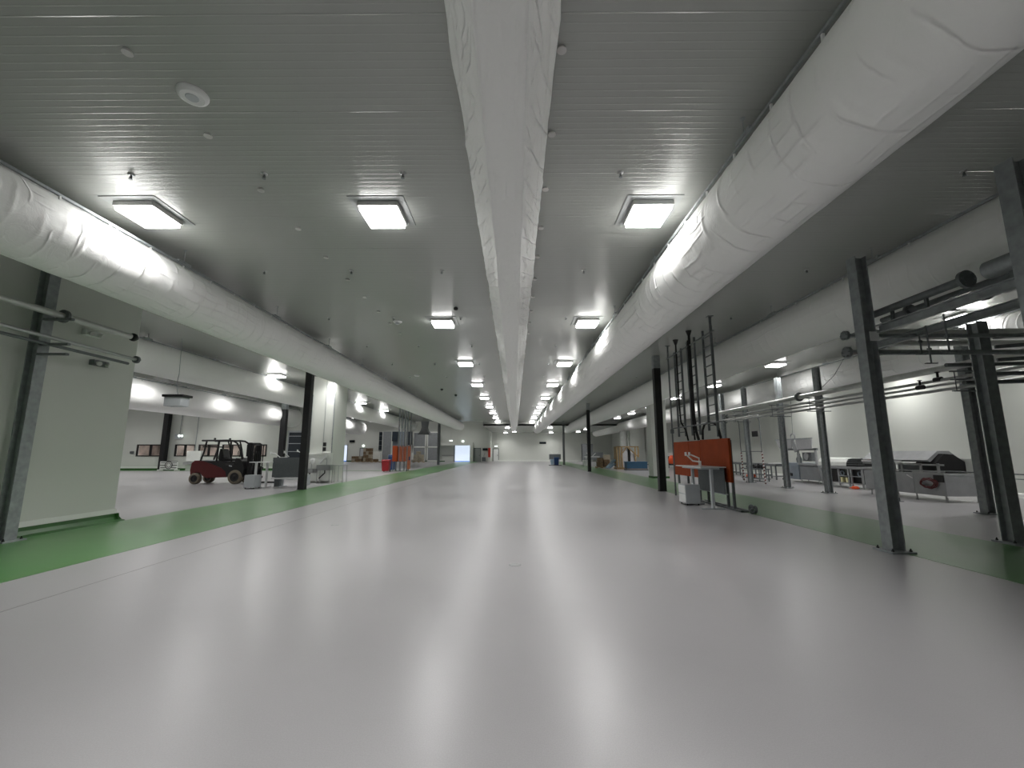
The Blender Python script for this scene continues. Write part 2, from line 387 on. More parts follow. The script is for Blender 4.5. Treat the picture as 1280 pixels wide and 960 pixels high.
# dark slatted roller door beyond the window wall
d = struct('door_7', MB().box(-20.1, -20.0, 38.38, 38.48, 0, 3.4).box(-17.3, -17.2, 38.38, 38.48, 0, 3.4).box(-20.1, -17.2, 38.34, 38.48, 3.3, 3.45), 'grey_light')
s_ = MB()
for z in (0.9, 1.6, 2.3, 2.95): s_.box(-20, -17.3, 38.36, 38.42, z, z+.05)
MB().box(-20, -17.3, 38.4, 38.47, 0, 3.3).build('roller_panel', 'navy', d); s_.build('slat', 'grey_light', d)
# light upstand beside the roller door
struct('trim_12', MB().box(-20.75, -20.3, 38.2, 38.49, 0, H), 'wall_trim')

# ---------------------------------------------------------------- ceiling lights
t = thing('ceiling_light', '', 'ceiling light', (0, 0, H), 'square ceiling light panels')
MB().box(-.45, .45, -.45, .45, H-.012, H).build('housing_plate', 'plate', t)
MB().box(-.33, .33, -.33, .33, H-.09, H-.012).build('lamp_box', 'lamp_frame', t, .01)
MB().box(-.3, .3, -.3, .3, H-.15, H-.091).build('diffuser', 'diffuser', t)
ld = bpy.data.lights.new('panel_lamp', 'AREA'); ld.shape = 'SQUARE'; ld.size = .58; ld.energy = 58; ld.spread = R(140); ld.color = (1, .985, .97)
lo = bpy.data.objects.new('panel_lamp', ld); COL.objects.link(lo); lo.parent = t; lo.location = (0, 0, -.153)
rows = []
for k in range(9):
    y = 6.78 + 6.2*k
    rows.append((-2.23, y, H, 'in the row just left of the middle duct, %s from the camera' % ORD[k]))
    rows.append((2.25, y, H, 'in the row just right of the middle duct, %s from the camera' % ORD[k]))
rows.append((-6.2, 6.75, H, 'close to the left white duct, alone in its row'))
for k in range(6): rows.append((11.95, 19.5+6.2*k, H, 'beyond the second right duct, %s along that row' % ORD[k]))
for k in range(4): rows.append((-12.45, 22.2+6.2*k+(0 if k < 2 else .2), H, 'beyond the left white duct, %s along that row' % ORD[k]))
for k in range(6): rows.append((-24.5 if k < 4 else -18.4, 15+7.2*k if k < 4 else 49.7+6.2*(k-4), H, 'over the forklift bay aisle, first four added fill, %s along that row' % ORD[k]))  # first four are unseen panels added to light the window wall
for k in range(5): rows.append((-27, 14.5+4.9*k, H, 'deep in the forklift bay, %s along that row' % ORD[k]))
for k in range(3): rows.append((-38, 16+8*k, H, 'at the far left of the forklift bay, %s along that row' % ORD[k]))
for k in range(5): rows.append((-17.9, 15.5+6.2*k, H, 'tucked above the second left duct, %s along that row' % ORD[k]))
for k in range(4): rows.append((-9.4, 13.4+9*k, H, 'hidden above the left white duct, %s along that row' % ORD[k]))
for k in range(2): rows.append((-33, 27.5+7*k, H, 'added as fill near the strip windows, %s from the camera' % ORD[k]))  # unseen extra pair that brightens the left part of the window wall
rows.append((13.3, 12.4, H, 'above the pipe rack by the right wall'))
for k in range(3): rows.append((16.2, 13.0+6.1*k, H, 'added as fill over the conveyor line, %s from the camera' % ORD[k]))  # added out of sight above the duct to brighten machines and wall
rows.append((4.9, 60.5, 5.03, 'on the lowered far ceiling, nearer one right of the middle duct'))
rows.append((-1.05, 60.5, 5.03, 'on the lowered far ceiling, nearer one left of the middle duct'))
rows.append((6.3, 75.6, 5.03, 'on the lowered far ceiling close to the far wall, right one'))
rows.append((-1.6, 75.6, 5.03, 'on the lowered far ceiling close to the far wall, left one'))
for k, (x, y) in enumerate(((-8, 70), (-14, 70), (-20, 70), (-26, 70), (-32, 70), (-10, 63), (-20, 63), (-30, 63))): rows.append((x, y, 7.5, 'added as fill on the raised far ceiling, %s from the corner' % ORD[k]))  # not visible from the camera; added to lift the dim far-left bay
for k, (x, y) in enumerate(((-2.23, .58), (2.25, .58))): rows.append((x, y, H, 'overhead out of view, %s one' % ORD[k]))
for k, (x, y) in enumerate(((3.55, 72), (-.1, 72), (10.5, 72), (10.5, 64), (14.5, 64))): rows.append((x, y, 5.03, 'added as fill on the lowered far ceiling behind a duct, %s one' % ORD[k]))  # extra wall-washing panels kept out of sight, added to brighten the far wall
for k, (x, y) in enumerate(((-32, 40.3), (-28, 40.3), (-24, 40.3))): rows.append((x, y, 3.4, 'in the office behind the strip windows, %s from the left' % ORD[k]))
for i, (x, y, z, l) in enumerate(rows):
    lab = 'ceiling light ' + l
    if i == 0: t.location = (x, y, z); t['label'] = lab
    else: dup(t, (x, y, z), lab)

# ---------------------------------------------------------------- sprinklers, caps, detectors
sp = thing('sprinkler_head', '', 'sprinkler', (0, 0, H), 'ceiling sprinkler heads')
MB().lathe([(.045, H), (.045, H-.012), (.02, H-.02)], (0, 0, 0), 14).build('escutcheon', 'steel', sp)
MB().cyl((0, 0, H-.02), (0, 0, H-.075), .011, 8).cyl((0, 0, H-.075), (0, 0, H-.08), .028, 10).bar((-.018, 0, H-.03), (-.018, 0, H-.07), .005, .005).bar((.018, 0, H-.03), (.018, 0, H-.07), .005, .005).build('nozzle', 'galv_dark', sp)
n = 0; colname = {-5.65: 'nearest the left duct', -3.68: 'midway left', -1.64: 'left of the middle duct', 1.55: 'right of the middle duct', 6.54: 'beyond the right duct'}
for k in range(6):
    for x in (-5.65, -3.68, -1.64, 1.55, 6.54):
        lab = 'small ceiling sprinkler head %s, %s cross row from the camera' % (colname[x], ORD[k]); y = 5.77+3.43*k
        if n == 0: sp.location = (x, y, H); sp['label'] = lab
        else: dup(sp, (x, y, H), lab)
        n += 1
cp = None; n = 0
for x, w in ((-3.95, 'left'), (.48, 'right')):
    for k in range(10):
        y = 3.8+1.175*k
        if abs(y-4.97) < .1 and False: continue
        lab = 'small round white ceiling cap in the %s line, %s from the camera' % (w, ORD[k])
        if cp is None:
            cp = tag(MB().lathe([(.05, -.028), (.046, -.022), (.04, 0)], (x, y, H), 16).build('ceiling_disc', 'lamp_frame'), lab, 'ceiling cap', 'round ceiling fixing caps')
            cp_off = cp.location.copy() - Vector((x, y, H))
        else:
            c = cp.copy(); COL.objects.link(c); c.location = Vector((x, y, H)) + cp_off; c['label'] = lab
t = thing('ceiling_speaker', 'large round white ceiling disc with grey centre', 'ceiling disc', (-3.68, 4.34, H))
MB().lathe([(.12, -.05), (.15, -.035), (.16, -.012), (.16, 0)], (-3.68, 4.34, H), 32).build('body', 'white', t)
MB().lathe([(.062, -.056), (.07, -.05)], (-3.68, 4.34, H), 24).build('grille', 'grey_light', t)
t = thing('smoke_detector', 'white round smoke detector beyond the second row of lights', 'smoke detector', (-3.67, 13.04, H))
MB().lathe([(.11, -.04), (.14, -.02), (.14, 0)], (-3.67, 13.04, H), 20).build('base', 'white', t)
MB().lathe([(.05, -.09), (.07, -.07), (.07, -.04)], (-3.67, 13.04, H), 16).build('sensor_cap', 'grey_light', t)
tag(MB().lathe([(.03, -.09), (.06, -.07), (.06, -.02), (.03, 0)], (-1.66, 11.7, H), 16).build('ceiling_camera', 'black_plastic'), 'small black dome camera under the ceiling left of the middle duct', 'camera')
for x, y, l in ((-4.7, 27.5, 'nearer'), (-4.2, 30.4, 'farther')):
    tag(MB().lathe([(.05, -.12), (.09, -.08), (.09, -.02), (.05, 0)], (x, y, H), 14).build('ceiling_camera', 'black_plastic'), '%s of two black dome cameras far along the ceiling by the left duct' % l, 'camera', 'far dome cameras')
t = thing('smoke_detector', 'white smoke detector far along the ceiling by the left duct', 'smoke detector', (-5.2, 22.6, H))
MB().lathe([(.12, -.05), (.16, -.02), (.16, 0)], (-5.2, 22.6, H), 20).build('base', 'white', t)

# ---------------------------------------------------------------- fabric ducts
def ysteps(y0, y1):
    ys = []; y = y0
    while y < y1:
        ys.append(y); d = .026 if y < 12 else (.1 if y < 26 else .5)
        y += d
    ys.append(y1); return ys
def duct(label, xc, zc, r, y0, y1, kind='round', rails=(1, -1), amp=1.0, clip=1.55):
    root = thing('fabric_duct', label, 'duct', (xc, (y0+y1)/2, zc-r), 'white fabric air ducts')
    seg = 96 if kind == 'slack' else 72; ys = ysteps(y0, y1); vs = []; ny = len(ys)
    rnd = random.Random(int(xc*100)+5)
    ring = [(y0+rnd.random()*0, 0)]; rings = []
    y = y0
    while y < min(y1, 60):
        rings.append((y, rnd.uniform(.4, 1.0), rnd.uniform(-.5, .5))); y += rnd.uniform(.26, .5)
    side = 1 if xc < 0 else -1
    for y in ys:
        near = [q for q in rings if abs(q[0]-y) < .3]
        taper = 1.0
        if y > y1-1.2:
            u = (y-(y1-1.2))/1.2; taper = math.sqrt(max(0.0, 1-u*u))*.97+.03
        for i in range(seg):
            th = 2*PI*i/seg; cx, cz = math.sin(th), -math.cos(th)
            rr = r
            if kind == 'slack':
                rad = r
                if cz < 0: rad = min(rad, .86*r/max(1e-6, -cz))
                q_ = .872*abs(cx)-.489*cz
                if q_ > 0: rad = min(rad, .775*r/q_)
                px, pz = rad*cx, rad*cz
                # diagonal slack folds on both flanks
                w = max(0, 1-abs(abs(cx)-.72)/.42)
                ff = noise.noise(Vector((xc+cx*2.2, y*.55+abs(cz)*2.6*(1 if cx > 0 else 1.3), cz*1.2)))
                f2 = 1-abs(noise.noise(Vector((7+cx*1.2, y*1.5-pz*4.4*(1 if cx > 0 else -1), 2.2)))*2)
                f3 = 1-abs(noise.noise(Vector((17+cx*3, y*.8+pz*6.0, 9.2)))*2)
                d = w*(.035*ff + .035*max(0, f2-.55)*2 + .03*max(0, f3-.6)*2)*amp
                sc_ = math.sin(y*2*PI/clip)
                d += .012*sc_*max(0, cz+.2) 
                px += cx*d; pz += cz*d
            else:
                ff = noise.noise(Vector((xc+cx*1.5, y*1.1, cz*1.5)))*.008*amp + noise.noise(Vector((xc+cx*5, y*4, cz*5)))*.007*amp*math.exp(-((y-8)/5)**2)
                flank = math.exp(-((math.atan2(cz, side*cx)-(-.25))/.85)**2)
                d = ff
                for q in near:
                    k = (y + q[2]*.12*cz + .04*noise.noise(Vector((q[0], th*1.5, 0))) - q[0])
                    d += .026*q[1]*amp*math.exp(-(k/.03)**2)*flank*max(0, .55+noise.noise(Vector((q[0]*3, th*1.2, 4))))
                # pinch under the rails
                px, pz = (r+d)*cx, (r+d)*cz
            zz = pz*taper + (1-taper)*(-.1*r)
            vs.append((xc+px*taper, y, zc+zz))
    fs = [(j*seg+i, j*seg+(i+1) % seg, (j+1)*seg+(i+1) % seg, (j+1)*seg+i) for j in range(ny-1) for i in range(seg)]
    m = MB(); m.add(vs, fs, True); m.add(vs[:seg], [tuple(range(seg))]); m.add(vs[-seg:], [tuple(range(seg))[::-1]])
    m.build('fabric_sleeve', fabric_material('duct_fabric_%s' % ('slack' if kind == 'slack' else 'r%d' % int(r*1000)+'_%d' % int(abs(xc)*10)), r, .017*min(amp, 1.2) if kind != 'slack' else .0, .013*min(amp, 1.2) if kind != 'slack' else .006, .012*amp if kind != 'slack' else .025, .37, kind == 'slack'), root)
    off_x, off_z = (.75*r, .76*r) if kind != 'slack' else (.86*r+.035, .55*r)
    bandz = zc+off_z
    clipo = rodo = brko = None
    for sd in rails:
        rx = xc+sd*off_x
        MB().box(rx-.014, rx+.014, y0, y1-1.3, bandz, bandz+.035).build('rail', 'galv', root)
        y = max(y0+.3, 1.0); k = 0
        while y < min(y1-1.4, 34):
            if clipo is None:
                clipo = MB().box(rx-.012, rx+.012, y-.012, y+.012, bandz-.07, bandz).build('clip', 'white', root); c0 = (rx, y)
            else:
                c = clipo.copy(); COL.objects.link(c); c.location = clipo.location + Vector((rx-c0[0], y-c0[1], 0)); c.parent = root
            y += clip if kind != 'slack' else 1.1
        y = max(y0+.6, 1.3)
        while y < y1-1.4:
            if rodo is None:
                rodo = MB().cyl((rx, y, bandz+.03), (rx, y, H), .006, 6).cyl((rx, y, H-.012), (rx, y, H), .03, 10).build('hanger_rod', 'galv', root); r0 = (rx, y)
                brko = MB().box(rx-.03, rx+.03, y-.16, y+.16, bandz+.03, bandz+.075).build('joint_plate', 'galv', root)
            else:
                for q in (rodo, brko):
                    c = q.copy(); COL.objects.link(c); c.location = q.location + Vector((rx-r0[0], y-r0[1], 0)); c.parent = root
            y += 3.45
    return root
duct('slack creased white fabric duct running down the middle of the ceiling', -.1, 5.03, .475, -7.8, 64, 'slack')
duct('big round white fabric duct just right of the middle, crossing the top right', 3.25, 4.85, .6, -7.8, 64, clip=.8)
duct('big round white fabric duct crossing the upper left above the column', -7.1, 4.85, .555, -7.8, 57, clip=.8)
duct('grey shaded white fabric duct above the near right columns', 7.62, 4.85, .605, -7.8, 64, amp=.3, clip=1.6)
duct('bright crinkled fabric duct along the right wall above the pipe rack', 14.0, 4.85, .62, -7.8, 76, amp=1.6, clip=1.6)
duct('white fabric duct behind the left duct, over the forklift aisle', -13.15, 4.92, .61, 10.4, 56.5, amp=.3, clip=1.6)
duct('wide bright white duct in front of the window wall', -19.9, 4.62, .86, 10.4, 56.5, amp=.2, clip=1.6)
t = tag(MB().cyl((13.6, 54.5, 0), (13.6, 54.5, 4.2), .46, 24).cyl((13.6, 54.5, 2.4), (13.6, 54.5, 2.46), .49, 24).build('riser_duct', 'pipe_white'), 'pale vertical round riser behind the timber crate', 'duct')
tag(MB().lathe([(.9, 7.48), (.6, 6.4), (.45, 4.9), (.6, 4.4), (1.0, 3.95)], (-12.2, 58.8, 0), 24).build('duct_collar', 'mesh_grey'), 'grey hourglass shaped duct collar hanging above the mesh cages', 'duct')

# ---------------------------------------------------------------- columns
def h_column(label, x, y, top, m='galv', rot=False, base=True, w=.2, bolts=True, plate_m=None):
    root = thing('steel_column', label, 'column', (x, y, 0), 'galvanised H columns' if m == 'galv' else None)
    c = MB(); h = w/2; tf = .016
    if not rot:
        c.box(x-h, x-h+tf, y-h, y+h, .03, top).box(x+h-tf, x+h, y-h, y+h, .03, top).box(x-h+tf, x+h-tf, y-.008, y+.008, .03, top)
    else:
        c.box(x-h, x+h, y-h, y-h+tf, .03, top).box(x-h, x+h, y+h-tf, y+h, .03, top).box(x-.008, x+.008, y-h+tf, y+h-tf, .03, top)
    c.build('shaft', m, root)
    if base:
        MB().box(x-.19, x+.19, y-.19, y+.19, 0, .03).build('base_plate', 'galv', root, .003)
        if bolts:
            for a, b in ((-1, -1), (1, -1), (1, 1), (-1, 1)):
                MB().cyl((x+a*.14, y+b*.14, .03), (x+a*.14, y+b*.14, .05), .02, 6).cyl((x+a*.14, y+b*.14, .05), (x+a*.14, y+b*.14, .075), .01, 6).build('bolt', 'black_steel', root)
    return root
h_column('near galvanised column with bolted base plate on the inner edge of the right green strip', 6.0, 7.2, 4.92)
h_column('galvanised column cut off by the upper right corner, carrying the near beams', 6.0, 4.78, 5.02)
h_column('galvanised column on the outer edge of the right green strip', 8.62, 7.85, 3.95, rot=True)
h_column('galvanised column wrapped in red and white tape', 12.05, 11.45, 4.9)
h_column('galvanised column at the right edge behind the stacked pipes', 12.05, 9.75, 4.9)
h_column('galvanised column between the two covered conveyors', 12.1, 17.15, 4.92)
h_column('galvanised column in front of the packing machine', 12.06, 19.65, 4.93)
h_column('galvanised column beside the striped hose frame', 12.22, 22.95, 4.95)
h_column('farthest galvanised column of the right pipe rack', 12.1, 25.2, 4.95)
h_column('galvanised column standing against the near left wall', -8.95, 7.85, H)
def box_column(label, x, y, w, top, m):
    root = thing('steel_column', label, 'column', (x, y, 0))
    MB().box(x-w/2, x+w/2, y-w/2, y+w/2, .015, top-.55).build('shaft', m, root, .006)
    MB().box(x-w/2, x+w/2, y-w/2, y+w/2, top-.55, top).build('grey_head', 'galv', root)
    MB().box(x-w/2-.02, x+w/2+.02, y-w/2-.02, y+w/2+.02, 0, .015).build('base_plate', m, root)
box_column('thick black square column by the desks on the left green strip', -9.02, 18.7, .27, H+.0, 'black_steel')
box_column('thick black square column just left of the orange boards', 5.98, 18.0, .27, H, 'black_steel')
box_column('slim black column in the right middle distance', 6.12, 36.1, .26, H, 'black_steel')
box_column('slim dark grey column far down the right side', 6.25, 55.8, .26, H, 'galv_dark')
box_column('grey column far down the left green strip', -9.75, 55.9, .3, H, 'galv_dark')
box_column('black column at the strip windows behind the barrier cart', -30.7, 38.05, .42, H, 'black_steel')
box_column('black column beside the dark roller door', -18.95, 35.4, .4, H, 'black_steel')

# ---------------------------------------------------------------- near right pipe frame
def beam(label, p0, p1, w, h, m='galv', grp=None):
    """channel section beam"""
    p0, p1 = Vector(p0), Vector(p1); up = Vector((0, 0, 1)); d = (p1-p0).normalized(); sx = d.cross(up)
    b = MB()
    b.bar(p0, p1, .012, h).bar(p0+up*(h/2-.006)+sx*w/2, p1+up*(h/2-.006)+sx*w/2, w, .012).bar(p0-up*(h/2-.006)+sx*w/2, p1-up*(h/2-.006)+sx*w/2, w, .012)
    return tag(b.build('steel_beam', m), label, 'beam', grp)
beam('front horizontal galvanised beam between the two nearest right columns', (6.16, 7.1, 3.6), (6.16, 3.0, 3.6), .07, .13)
beam('rear horizontal galvanised beam, lower of the two near right beams in view', (7.05, 8.3, 3.6), (7.05, 3.0, 3.6), .07, .13)
def pipe(label, pts, r, m='galv', flanges=(), seg=14, grp=None, name='pipe'):
    root = thing(name, label, 'pipe', Vector(pts[0]), grp)
    MB().tube(pts, r, seg).build('tube', m, root)
    for (p, ax) in flanges:
        p = Vector(p); a = Vector(ax).normalized()
        f = MB().cyl(p-a*.025, p+a*.025, r*1.75+.02, 18)
        for k in range(6):
            q = Vector((0, 0, 1)) if abs(a.z) < .9 else Vector((1, 0, 0)); u = a.cross(q).normalized(); w = a.cross(u)
            c = p + (u*math.cos(k*PI/3) + w*math.sin(k*PI/3))*(r*1.4+.012)
            f.cyl(c-a*.045, c+a*.045, .01, 6)
        f.build('flange', 'galv_dark', root)
    return root
pipe('thick grey capped pipe above the near right beams', [(6.28, 5.46, 3.93), (6.28, 5.3, 3.93), (6.28, 3.0, 3.93)], .12, 'galv', [], 22)
pipe('long dark pipe running from the thick capped pipe to the near right column', [(6.28, 5.72, 3.93), (6.28, 7.1, 3.93), (6.28, 7.6, 3.93)], .06, 'galv_dark', [((6.28, 5.75, 3.93), (0, 1, 0))])
pipe('thin dark pipe beside the long dark pipe above the beams', [(6.62, 3.0, 3.9), (6.62, 6.6, 3.9), (6.62, 7.55, 3.9)], .045, 'galv_dark', [((6.62, 7.0, 3.9), (0, 1, 0))])
pipe('third dark pipe above the rear near beam, with flange', [(7.0, 3.0, 3.93), (7.0, 6.2, 3.93)], .07, 'galv_dark', [((7.0, 5.2, 3.93), (0, 1, 0)), ((7.0, 6.2, 3.93), (0, 1, 0))])
for i, (x, y) in enumerate(((6.28, 4.7), (6.28, 5.2), (6.28, 6.35), (6.28, 6.95), (6.62, 6.3))):
    tag(MB().box(x-.02, x+.02, y-.02, y+.02, 3.665, 3.88).box(x-.07, x+.07, y-.03, y+.03, 3.665, 3.675).build('pipe_support', 'galv_dark'),
        'short stub support under the pipes above the near beams, %s from the camera' % ORD[i], 'pipe support', 'stub supports on the near beams')
for i, (x, y, z) in enumerate(((6.3, 6.15, 3.0), (7.0, 7.3, 3.22), (6.6, 6.75, 2.95))):
    tag(MB().cyl((x, y, z), (x, y, 3.56), .012, 8).box(x-.09, x+.09, y-.02, y+.02, z-.012, z).cyl((x, y, z+.2), (x, y, z+.24), .03, 8).build('drop_hanger', 'galv_dark'),
        'thin T-ended drop hanger under the near beams, %s' % ('leftmost foreground one', 'one from the rear beam', 'middle one')[i], 'hanger', 'T ended drop hangers')
pipe('upper horizontal pipe running right from the near column', [(5.82, 7.42, 3.58), (9, 7.42, 3.58), (13.6, 7.42, 3.58)], .037, 'galv', [((5.82, 7.42, 3.58), (1, 0, 0))])
pipe('lower horizontal pipe running right from the near column', [(5.82, 7.42, 3.28), (9, 7.42, 3.28), (13.6, 7.42, 3.28)], .045, 'galv', [((5.82, 7.42, 3.28), (1, 0, 0))])
tag(MB().box(5.95, 6.35, 7.31, 7.37, 3.5, 3.53).box(5.95, 6.35, 7.31, 7.37, 3.2, 3.23).box(5.97, 6.12, 7.08, 7.09, 3.4, 3.56).build('pipe_bracket', 'white'), 'pale bracket plate on the near right column holding two pipes', 'bracket')
# arms of the outer column
for i, z in enumerate((3.62, 3.44, 3.2)):
    tag(MB().bar((8.72, 7.7, z), (9.55, 7.25, z), .06, .06).box(9.5, 9.6, 7.18, 7.28, z-.03, z+.05).build('support_arm', 'galv_dark'),
        'dark cantilever arm on the outer strip column, %s from the top' % ORD[i], 'support arm', 'cantilever arms on the outer column')
for i, (z, y) in enumerate(((3.05, 8.3), (2.93, 8.6), (3.35, 8.9))):
    pipe('dark pipe at the right edge behind the outer strip column, %s' % ('middle one', 'lowest one', 'highest one')[i], [(9.0, y, z), (11, y+.05, z+.05), (14, y+.05, z+.1)], .04, 'galv_dark')
pipe('thick bright white lagged pipe crossing high behind the near beams', [(8.9, 10.9, 4.55), (12, 10.9, 4.57), (13.32, 10.9, 4.58)], .14, 'pipe_white', [], 20)
pipe('thinner white lagged pipe just below the thick bright one', [(8.9, 10.75, 4.28), (12, 10.75, 4.29), (13.32, 10.75, 4.29)], .075, 'pipe_white', [], 16)

# ---------------------------------------------------------------- right pipe rack along the column row
pipe('long thick white pipe along the right column row', [(11.82, 3.5, 3.86), (11.82, 15, 3.83), (11.82, 26.5, 3.78)], .095, 'pipe_white', [((11.82, 14.2, 3.83), (0, 1, 0)), ((11.82, 17.9, 3.83), (0, 1, 0))], 18)
pipe('upper thin steel pipe of the right pipe rack', [(11.75, 3.5, 3.52), (11.75, 12, 3.52), (11.75, 24.2, 3.52)], .042, 'steel', [((11.75, 24.0, 3.52), (0, 1, 0))])
pipe('middle thin steel pipe of the right pipe rack', [(11.84, 3.5, 3.4), (11.84, 12, 3.4), (11.84, 24.4, 3.4)], .035, 'steel')
pipe('lowest thin steel pipe of the right pipe rack', [(11.72, 3.5, 3.24), (11.72, 12, 3.24), (11.72, 24.4, 3.24)], .042, 'steel', [((11.72, 24.1, 3.24), (0, 1, 0))])
pipe('thin white pipe continuing along the far end of the right rack', [(11.5, 20.5, 3.3), (11.5, 24, 3.3), (11.5, 30, 3.3)], .035, 'pipe_white')
ci = 0
for cy, nm in ((11.45, 'taped column'), (17.15, 'column between the covered conveyors'), (19.65, 'column before the packing machine'), (22.95, 'column by the striped frame')):
    a = MB()
    for z in (3.68, 3.46, 3.16): a.box(11.5, 12.4, cy-.19, cy-.12, z-.03, z)
    for z in (3.46,): a.cyl((11.6, cy-.155, 3.16), (11.6, cy-.155, 3.68), .012, 8)
    tag(a.build('rack_bracket', 'galv_dark'), 'dark three-armed pipe bracket on the %s' % nm, 'bracket', 'pipe brackets on the right columns')
for i, (x, y, z) in enumerate(((11.75, 11.9, 3.55), (11.7, 12.4, 3.4))):
    tag(MB().cyl((x, y-.1, z), (x, y+.1, z), .065, 14).cyl((x, y, z), (x, y, z+.2), .03, 10).torus((x, y, z+.2), .05, .01, 'z').build('pipe_valve', 'black_plastic'),
        'dark pipe valve near the taped column, %s one' % ('nearer', 'farther')[i], 'valve', 'pipe valves near the taped column')
tag(MB().tube([(11.9, 16.9, 3.9), (12.4, 16.6, 4.5), (12.9, 16.2, H-.02)], .01, 6).build('drop_cable', 'galv_dark'), 'thin slanted cable from the ceiling to the white rack pipe', 'cable')
tag(MB().cyl((14.9, 23.4, 2.5), (14.9, 23.2, H-.01), .012, 6).build('power_drop', 'galv'), 'thin cable dropping from the ceiling to the packing machine', 'cable')

# ---------------------------------------------------------------- striped hose frame
t = thing('hanging_pipe_rack', 'hanging pipe frame with red and white striped lower legs', 'pipe frame', (12.3, 22.8, .5))
for y in (21.85, 23.85):
    MB().tube([(12.2, y, 3.3), (12.25, y, 3.28), (12.3, y, 3.1), (12.3, y, 1.55)], .022, 8).build('riser', 'galv_dark', t)
    MB().cyl((12.3, y, 1.58), (12.32, y-.05, .02), .035, 10).build('striped_leg', 'stripe', t)
MB().cyl((12.3, 21.85, 1.6), (12.3, 23.85, 1.6), .018, 8).build('cross_bar', 'galv_dark', t)
MB().cyl((12.2, 21.6, 3.3), (12.2, 24.0, 3.36), .05, 10).build('top_pipe', 'galv_dark', t)
tag(MB().box(12.28, 12.34, 22.15, 22.6, 2.35, 2.63).build('control_screen', 'black_plastic'), 'small black screen beside the column behind the hose frame', 'screen')
# tape wound on the taped column
tp = MB()
pts = []
for k in range(26):
    z = 1.85-k*.066; x = 12.17+.05*math.sin(k*.9)+k*.006; pts.append((x, 11.25-.03*math.cos(k), z, .05+.045*abs(math.sin(k*.55))))
vs = []
for x, y, z, w in pts: vs += [(x-w, y, z), (x+w, y-.03, z), (x+w, y-.02, z), (x-w, y+.01, z)]
fs = [(4*i+a, 4*i+(a+1) % 4, 4*i+4+(a+1) % 4, 4*i+4+a) for i in range(25) for a in range(4)] + [(0, 1, 2, 3), (100, 103, 102, 101)]
tp.add(vs, fs, True); tag(tp.build('barrier_tape', 'stripe'), 'twisted red and white barrier tape tied to a right column', 'tape')

# ---------------------------------------------------------------- cable ladders and orange boards (right)
def ladder(label, x, y0, y1, z0, z1, m='galv_dark'):
    t = thing('cable_ladder', label, 'cable ladder', (x, (y0+y1)/2, z0), 'vertical cable ladders by the orange boards')
    for y in (y0, y1): MB().box(x-.03, x+.03, y-.022, y+.022, z0, z1).build('side_rail', m, t)
    n = int((z1-z0)/.3)
    for k in range(n):
        z = z0+.15+k*.3; MB().box(x-.012, x+.012, y0+.02, y1-.02, z-.015, z+.015).build('rung', m, t)
    return t
ladder('nearest of three steel cable ladders above the right orange boards', 5.9, 12.62, 13.2, 2.2, 5.32)
ladder('middle of three cable ladders above the right orange boards, black cable in it', 5.9, 13.85, 14.45, 2.1, 5.3)
ladder('farthest of three cable ladders above the right orange boards', 5.9, 15.02, 15.65, 2.1, 5.2)
tag(MB().box(5.84, 5.9, 12.55, 12.6, 2, H-.02).box(5.79, 5.95, 12.5, 12.65, H-.02, H).build('ceiling_strut', 'galv_dark'), 'steel strut from ceiling plate down to the nearest orange board', 'strut', 'ceiling struts above the right orange boards')
tag(MB().cyl((5.88, 16.25, 0), (5.88, 16.25, H), .03, 8).cyl((5.88, 16.25, H-.02), (5.88, 16.25, H), .09, 10).box(5.83, 5.93, 16.2, 16.3, 2.25, 2.4).build('ceiling_strut', 'galv_dark'), 'thin steel post at the far end of the right orange boards', 'strut', 'ceiling struts above the right orange boards')
tag(MB().box(5.84, 5.866, 12.35, 16.35, 5.08, 5.12).build('unistrut_bar', 'galv_dark'), 'upper horizontal bar tying the right cable ladders', 'bar')
tag(MB().box(5.84, 5.866, 12.15, 16.25, 2.4, 2.44).build('unistrut_bar', 'galv_dark'), 'lower horizontal bar tying the right cable ladders', 'bar')
def cab(label, pts, r, cone=True):
    m = MB().tube(pts, r, 8)
    if cone:
        p = Vector(pts[0]); m.cyl(p, p-Vector((0, 0, .18)), .1, 14, .04)
    tag(m.build('power_cable', 'rubber'), label, 'cable')
cab('thick black cable bundle dropping inside the middle cable ladder', [(5.86, 14.15, H), (5.86, 14.15, 4), (5.86, 14.15, 2.7), (5.88, 14.1, 2.2), (5.9, 14.0, 1.95)], .045)
cab('second black cable dropping just beside the middle ladder rail', [(5.86, 14.27, H-.3), (5.86, 14.27, 3), (5.88, 14.3, 2.4), (5.9, 14.3, 1.95)], .028, False)
cab('thin black cable dropping inside the farthest cable ladder', [(5.86, 15.35, H), (5.86, 15.35, 3.2), (5.86, 15.3, 2.6), (5.88, 14.95, 2.3), (5.9, 14.85, 1.95)], .03)
cab('black hose looping over the nearest orange board', [(5.9, 13.7, 1.95), (5.9, 13.66, 2.25), (5.9, 13.5, 2.42), (5.9, 13.2, 2.44), (5.9, 12.9, 2.42), (5.9, 12.62, 2.3), (5.9, 12.5, 1.95)], .035, False)
def board(label, x, y0, y1, z0, z1, legs, m='orange'):
    t = thing('partition_board', label, 'board', (x, (y0+y1)/2, 0), 'orange boards standing on steel legs')
    MB().box(x-.035, x+.035, y0, y1, z0, z1).build('panel', m, t, .004)
    for y in legs: MB().box(x-.03+.06, x+.03+.06, y-.03, y+.03, .05, z1-.05).build('leg', 'galv_dark', t)
board('nearest and widest orange brown board on steel legs behind the standing desk', 5.9, 12.03, 13.86, .74, 1.94, (12.12, 12.45, 13.7))
board('narrow middle orange brown board behind the standing desk', 5.9, 13.88, 14.78, .76, 1.92, (14.3,))
board('farthest orange brown board beside the black column', 5.9, 14.8, 16.15, .76, 1.92, (15.2, 16.05))
